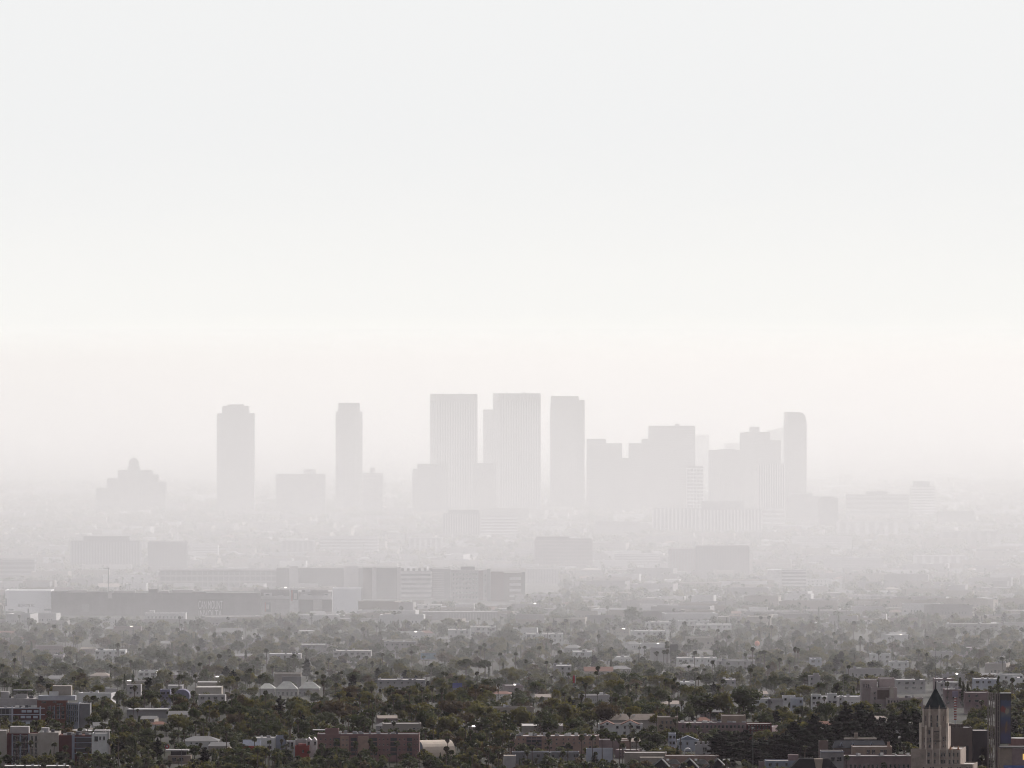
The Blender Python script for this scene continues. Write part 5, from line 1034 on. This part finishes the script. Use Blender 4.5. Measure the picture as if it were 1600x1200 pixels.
for x, yt, yb in ((258, 1014, 1044), (246, 1015, 1042), (524, 1067, 1098), (531, 1082, 1120), (541, 1098, 1130), (803, 1145, 1194), (838, 1184, 1216), (832, 1163, 1212), (859, 1154, 1196), (909, 1147, 1198), (926, 1148, 1196), (941, 1144, 1196), (958, 1149, 1198), (968, 1150, 1200), (973, 1160, 1204), (985, 1146, 1194), (994, 1150, 1194), (930, 1174, 1206), (1064, 1143, 1184), (1093, 1137, 1176), (1075, 1128, 1166), (1052, 1112, 1156),
                  (1056, 1122, 1160), (1065, 1094, 1130), (1130, 1060, 1104), (84, 1159, 1198), (305, 1124, 1164), (313, 1124, 1166), (385, 1118, 1158), (392, 1121, 1160), (1176, 1010, 1050), (1242, 1010, 1052), (1247, 1012, 1050), (1373, 1016, 1046), (1560, 1067, 1110), (1582, 1058, 1100), (1592, 1098, 1140), (700, 1150, 1200), (727, 1160, 1206), (620, 1157, 1196), (526, 1154, 1200), (556, 1157, 1200), (503, 1160, 1202), (1046, 1090, 1126), (845, 1112, 1160), (1480, 1064, 1108),
                  (785, 1168, 1212), (1085, 1016, 1050), (1037, 1015, 1048), (1042, 1014, 1050), (1027, 1017, 1048), (935, 1040, 1076), (1110, 1104, 1150), (210, 1070, 1110), (271, 1074, 1118), (415, 1078, 1120), (440, 1092, 1136), (660, 1072, 1120), (675, 1070, 1116), (690, 1074, 1118), (640, 1076, 1120)):
    cands.append(('palm', x, yt, 10, yb, True))
for x, yt, wd, yb in ((925, 1124, 24, 1150), (770, 1140, 20, 1170)): cands.append(('date', x, yt, wd, yb, True))
for x, yt, yb in ((1157, 1040, 1066), (1133, 1041, 1066), (1143, 1044, 1066), (384, 1015, 1042), (445, 1024, 1046), (975, 1046, 1066), (981, 1047, 1066), (1500, 1058, 1104), (1512, 1066, 1106), (1505, 1064, 1106), (1560, 1056, 1092)): cands.append(('cypress', x, yt, 8, yb, True))
# the rest of the urban forest, in loose rows from near to far
rr = random.Random(99)
py = 1236.0
while py > 756:
    d = depth(py); s = d / F; x = -20.0
    while x < 1620:
        k = rr.random(); y2 = py + rr.uniform(-2, 2) * (1 if py > 900 else .5)
        if y2 <= YH + 150: break
        d2 = depth(y2); s2 = d2 / F; bare = .5 + .5 * sin(x * .013 + py * .031) * cos(x * .007 - py * .05)
        pal = .26 if py > 1165 else .13
        if k < pal: h = rr.uniform(7, 16); cands.append(('palm', x, y2 - h / s2, 3.6 / s2, y2, False))
        elif k < pal + .05: h = rr.uniform(7, 12); cands.append(('cypress', x, y2 - h / s2, h * .22 / s2, y2, False))
        elif k < pal + .065: h = rr.uniform(9, 14); cands.append(('pine', x, y2 - h / s2, h * .5 / s2, y2, False))
        elif k < pal + .09: h = rr.uniform(5, 8); cands.append(('date', x, y2 - h / s2, 7 / s2, y2, False))
        else:
            h = rr.choice([rr.uniform(4.5, 7), rr.uniform(5.5, 9), rr.uniform(7, 12.5)]); wd = h * rr.uniform(.8, 1.35); cands.append(('broad', x, y2 - h / s2, wd / s2, y2, False, pick(LEAF_W)[0]))
        x += (rr.uniform(2.5, 11) + (14 if bare > .93 else 0)) / s
    py -= 2.7 if py > 960 else 2.2
FA = np.array(FOOT)
cands.sort(key=lambda c: -c[4])
NB = sorted(HB, key=lambda q: q[4]); bi = 0
KS = sorted([(q[4], q) for q in KEEP]); ki = 0
placed = []
for c in cands:
    kind, x, yt, wd, yb, fixed = c[:6]; d = depth(yb); X = wx(x, d)
    while ki < len(KS) and KS[ki][0] < d:
        q = KS[ki][1]; BUF[max(0, int(q[2])):int(q[3]) + 2, max(0, int(q[0] + 20)):max(0, int(q[1] + 21))] = True; ki += 1
    s = d / F
    if not fixed:
        if (not (kind == 'palm' and rr.random() < .3 and d < 5600) and blocked(x, wd / 2, yt, d, rr.choice([.1, .25, .5]))) or hits_foot_np(X, d, min(wd * s * .3, 4.0)): continue
    cb = yt + (3.6 / s if kind == 'palm' else (yb - yt) * (.85 if kind in ('pine', 'cypress') else .62))
    n = see(x, wd / 2, yt, cb)
    if n < (10 if d < 6500 else 4) and not fixed: continue
    if kind == 'palm': see(x, .6, cb, yb)
    placed.append((n if not fixed else n + 5000, c, X, d))

# the ones that show largest are things of their own; past 300 of a kind the rest is one mass
LIM = {'broad': 300, 'palm': 300, 'pine': 120, 'cypress': 100, 'date': 60, 'umbrella': 10}
TNAME = {'broad': 'broadleaf_tree', 'palm': 'fan_palm', 'pine': 'pine_tree', 'cypress': 'cypress_tree', 'date': 'date_palm', 'umbrella': 'umbrella_pine'}
TGRP = {'broad': 'broadleaf trees across the flats', 'palm': 'fan palms across the flats', 'pine': 'dark conifers across the flats', 'cypress': 'narrow cypresses across the flats', 'date': 'feathery date palms', 'umbrella': 'umbrella pines'}
singles = {k: [] for k in LIM}; mass = []
placed.sort(key=lambda p: -p[0])
for p in placed:
    k = p[1][0]
    if len(singles[k]) < LIM[k]: singles[k].append(p)
    else: mass.append(p)
tr = random.Random(5)
for k, L in singles.items():
    for n, c, X, d in L:
        s = d / F; h = (c[4] - c[2]) * s; w_ = c[3] * s
        r = bpy.data.objects.new(TNAME[k], None); COL.objects.link(r); r.location = (X, d, 0); r.rotation_euler[2] = tr.uniform(0, 6.28); r['category'] = 'palm' if k in ('palm', 'date') else 'tree'; r['group'] = TGRP[k]
        if k == 'broad':
            col_ = c[6]; i = tr.randrange(len(BROAD)); child('trunk', BTR[i % 3], r, BARK); child('crown', BROAD[i], r, LEAF[col_]); sx = w_ / 9.6; r.scale = (sx, sx, h / 9.9)
            ds = ('broad ' if w_ > h * 1.15 else 'tall ' if h > w_ * 1.1 else 'round ') + col_ + ' tree'
        elif k == 'pine':
            child('trunk', PTR, r, BARK); child('crown', tr.choice(PINES), r, PINE); sx = w_ / 9.2; r.scale = (sx, sx, h / 26.2); ds = 'tall dark pine' if h > 18 else 'dark bushy conifer'
        elif k == 'cypress':
            child('trunk', CTR, r, BARK); child('crown', tr.choice(CYP), r, LEAF['dark green']); r.scale = (h / 11.8 * 1.05, h / 11.8 * 1.05, h / 11.8); ds = 'narrow dark cypress'
        elif k == 'umbrella':
            child('trunk', UTR, r, BARK); child('crown', tr.choice(UMB), r, LEAF['dark green']); r.scale = (w_ / 12.6, w_ / 12.6, h / 10.5); ds = 'flat-topped umbrella pine'
        elif k == 'date':
            child('trunk', DATE[1], r, PBARK); child('crown', DATE[2], r, PALM); q = h / 10.2; r.scale = (q * 1.15, q * 1.15, q); ds = 'feathery date palm'
        else:
            hh, tm, cm, top = min(PALMS, key=lambda q: abs(q[0] + 1.6 - h) + tr.uniform(0, 2)); child('trunk', tm, r, PBARK); cr_ = child('crown', cm, r, PALM)
            if tr.random() < .7:
                sk = child('dead_frond_skirt', SKM[0], r, SKIRT); sk.location = top
            q = h / (hh + 1.6); r.scale = (1, 1, q) if .8 < q < 1.25 else (q, q, q); ds = ('tall' if h > 16 else 'short' if h < 11.5 else 'slender') + ' fan palm'
        AUTO.append((r, ds, c[1], c[2] + (c[4] - c[2]) * .2, d))

# ---- far trees and far houses, one mass each
VC = bpy.data.collections.new('far_variants')
def variant(name, parts):
    V = []; Fc = []; MI = []; ms = []; o = 0
    for me, m, sc in parts:
        if m not in ms: ms.append(m)
        V += [tuple(v.co[i] * sc[i] for i in range(3)) for v in me.vertices]
        for p in me.polygons: Fc.append(tuple(o + i for i in p.vertices)); MI.append(ms.index(m))
        o = len(V)
    m2 = bpy.data.meshes.new(name); m2.from_pydata(V, [], Fc); m2.materials.clear()
    for m in ms: m2.materials.append(m)
    m2.polygons.foreach_set('material_index', MI); m2.update()
    return bpy.data.objects.new(name, m2)
one = (1, 1, 1)
def scatter(name, label, cols, variants, pts):
    vc = bpy.data.collections.new(name + '_variants')
    for v in variants: vc.objects.link(v)
    me = bpy.data.meshes.new(name); me.from_pydata([p[0] for p in pts], [], [])
    a = me.attributes.new('vi', 'INT', 'POINT'); a.data.foreach_set('value', [p[1] for p in pts])
    a = me.attributes.new('sc', 'FLOAT_VECTOR', 'POINT'); a.data.foreach_set('vector', [q for p in pts for q in p[2]])
    a = me.attributes.new('rz', 'FLOAT_VECTOR', 'POINT'); a.data.foreach_set('vector', [q for p in pts for q in (0, 0, p[3])])
    o = bpy.data.objects.new(name, me); COL.objects.link(o); o['kind'] = 'stuff'; o['label'] = label
    ng = bpy.data.node_groups.new(name, 'GeometryNodeTree'); ng.interface.new_socket('Geometry', in_out='INPUT', socket_type='NodeSocketGeometry'); ng.interface.new_socket('Geometry', in_out='OUTPUT', socket_type='NodeSocketGeometry')
    N = ng.nodes; gi = N.new('NodeGroupInput'); go_ = N.new('NodeGroupOutput'); ip = N.new('GeometryNodeInstanceOnPoints'); ci = N.new('GeometryNodeCollectionInfo')
    ci.inputs['Collection'].default_value = vc; ci.inputs['Separate Children'].default_value = True; ci.inputs['Reset Children'].default_value = True
    def na(nm, ty): n = N.new('GeometryNodeInputNamedAttribute'); n.data_type = ty; n.inputs[0].default_value = nm; return n.outputs[0]
    ng.links.new(gi.outputs[0], ip.inputs['Points']); ng.links.new(ci.outputs[0], ip.inputs['Instance']); ip.inputs['Pick Instance'].default_value = True
    ng.links.new(na('vi', 'INT'), ip.inputs['Instance Index']); ng.links.new(na('sc', 'FLOAT_VECTOR'), ip.inputs['Scale']); ng.links.new(na('rz', 'FLOAT_VECTOR'), ip.inputs['Rotation']); ng.links.new(ip.outputs[0], go_.inputs[0])
    md = o.modifiers.new('scatter', 'NODES'); md.node_group = ng
    return o
FB = [broad(60 + i, w_, .45) for i, w_ in enumerate((1.0, 1.2, .9))]
TV = []; vi = 0; names = list(LEAF)
for i, (ln, _) in enumerate(LEAF_W):
    for j in range(3): TV.append(variant(f'v{len(TV):02d}_tree', [(FB[j], LEAF[ln], one), (BTR[0], BARK, one)]))
palm_i = len(TV)
for h_, tm, cm, top in PALMS[:3]: TV.append(variant(f'v{len(TV):02d}_palm', [(tm, PBARK, one), (cm, PALM, one)]))
pine_i = len(TV); TV.append(variant(f'v{len(TV):02d}_pine', [(pine(70, .4), PINE, one)]))
cyp_i = len(TV); TV.append(variant(f'v{len(TV):02d}_cypress', [(cypress(71, .5), LEAF['dark green'], one)]))
date_i = len(TV); TV.append(variant(f'v{len(TV):02d}_date', [(DATE[1], PBARK, one), (DATE[2], PALM, one)]))
pts = []
for n, c, X, d in mass:
    s = d / F; h = (c[4] - c[2]) * s; w_ = c[3] * s; k = c[0]; rz = tr.uniform(0, 6.28)
    if k == 'broad': i = [q[0] for q in LEAF_W].index(c[6]) * 3 + tr.randrange(3); sc = (w_ / 9.6, w_ / 9.6, h / 9.9)
    elif k == 'palm': i = palm_i + tr.randrange(3); q = h / (PALMS[i - palm_i][0] + 1.6); sc = (max(q, .9), max(q, .9), q)
    elif k == 'pine': i = pine_i; sc = (w_ / 9.2, w_ / 9.2, h / 26.2)
    elif k == 'cypress': i = cyp_i; sc = (h / 11.8,) * 3
    else: i = date_i; sc = (h / 10.2,) * 3
    pts.append(((X, d, 0), i, sc, rz))
scatter('distant_trees', 'mass of distant trees fading into the haze across the basin', None, TV, pts)
HV = []
for nm, m, rf in (('white', WHITE, RW), ('cream', CREAM, RP), ('pale', PALE, RW), ('conc', CONC, RP), ('buff', BUFF, RW)):
    HV.append(variant(f'v{len(HV):02d}_block', [(FW, m, one), (FR, rf, one), (WINS[2], GL, one)]))
HV.append(variant(f'v{len(HV):02d}_house', [(GW, CREAM, one), (GRX, RG, one)])); HV.append(variant(f'v{len(HV):02d}_house', [(GW, WHITE, one), (GRY, RT, one)]))
pts = []
fr = random.Random(17)
for _ in range(2000):
    py = fr.uniform(752, 985); px = fr.uniform(-15, 1615); d = depth(py); X = wx(px, d); s = d / F
    big = fr.random() < .5; w_ = fr.uniform(14, 50) if big else fr.uniform(10, 18); h = fr.uniform(6, 15) if big else fr.uniform(5, 8); dp = fr.uniform(10, 30)
    if hits_foot_np(X, d + dp / 2, w_ / 2) or blocked(px, w_ / s / 2, py - h / s, d): continue
    pts.append(((X, d, 0), fr.randrange(5) if big else fr.randrange(7), (w_, dp, h), fr.uniform(-.25, .25)))
scatter('distant_houses', 'scatter of distant low houses and stores dissolving into haze', None, HV, pts)

# ------------------------------------------------------------------ labels for the trees and houses: look, then what they stand by
LM = [(p, x, y, kk) for (p, x, y), kk in zip(LAND, KEEP[:len(LAND)]) if len(p.split()) <= 6]
from collections import defaultdict
grp = defaultdict(list)
for r, ds, px, py, d in AUTO:
    best = min(LM, key=lambda l: max(0, abs(px - l[1]) - (l[3][1] - l[3][0]) / 2) ** 2 + (1.4 * max(0, abs(py - l[2]) - (l[3][3] - l[3][2]) / 2)) ** 2 + .02 * (px - l[1]) ** 2)
    p, lx, ly, kk = best
    if px < kk[0]: rel = 'left of'
    elif px > kk[1]: rel = 'right of'
    else: rel = 'in front of' if d < kk[4] else 'behind'
    grp[(ds, rel, p)].append((px, r))
ORD = ['first', 'second', 'third', 'fourth', 'fifth', 'sixth', 'seventh', 'eighth', 'ninth', 'tenth', 'eleventh', 'twelfth', 'thirteenth', 'fourteenth', 'fifteenth', 'sixteenth', 'seventeenth', 'eighteenth', 'nineteenth', 'twentieth']
for (ds, rel, p), L in grp.items():
    L.sort(key=lambda q: q[0])
    for i, (px, r) in enumerate(L):
        o_ = '' if len(L) == 1 else (', leftmost one' if i == 0 else ', rightmost one' if i == len(L) - 1 else f', {ORD[min(i, 19)]} from left')
        r['label'] = f'{ds} {rel} {p}{o_}'
        if len(r['label'].split()) > 16: r['label'] = f"{ds.split(' with ')[0]} {rel} {p}{o_}"
print('trees', {k: len(v) for k, v in singles.items()}, 'mass', len(mass), 'houses', len(HB), 'auto', len(AUTO))
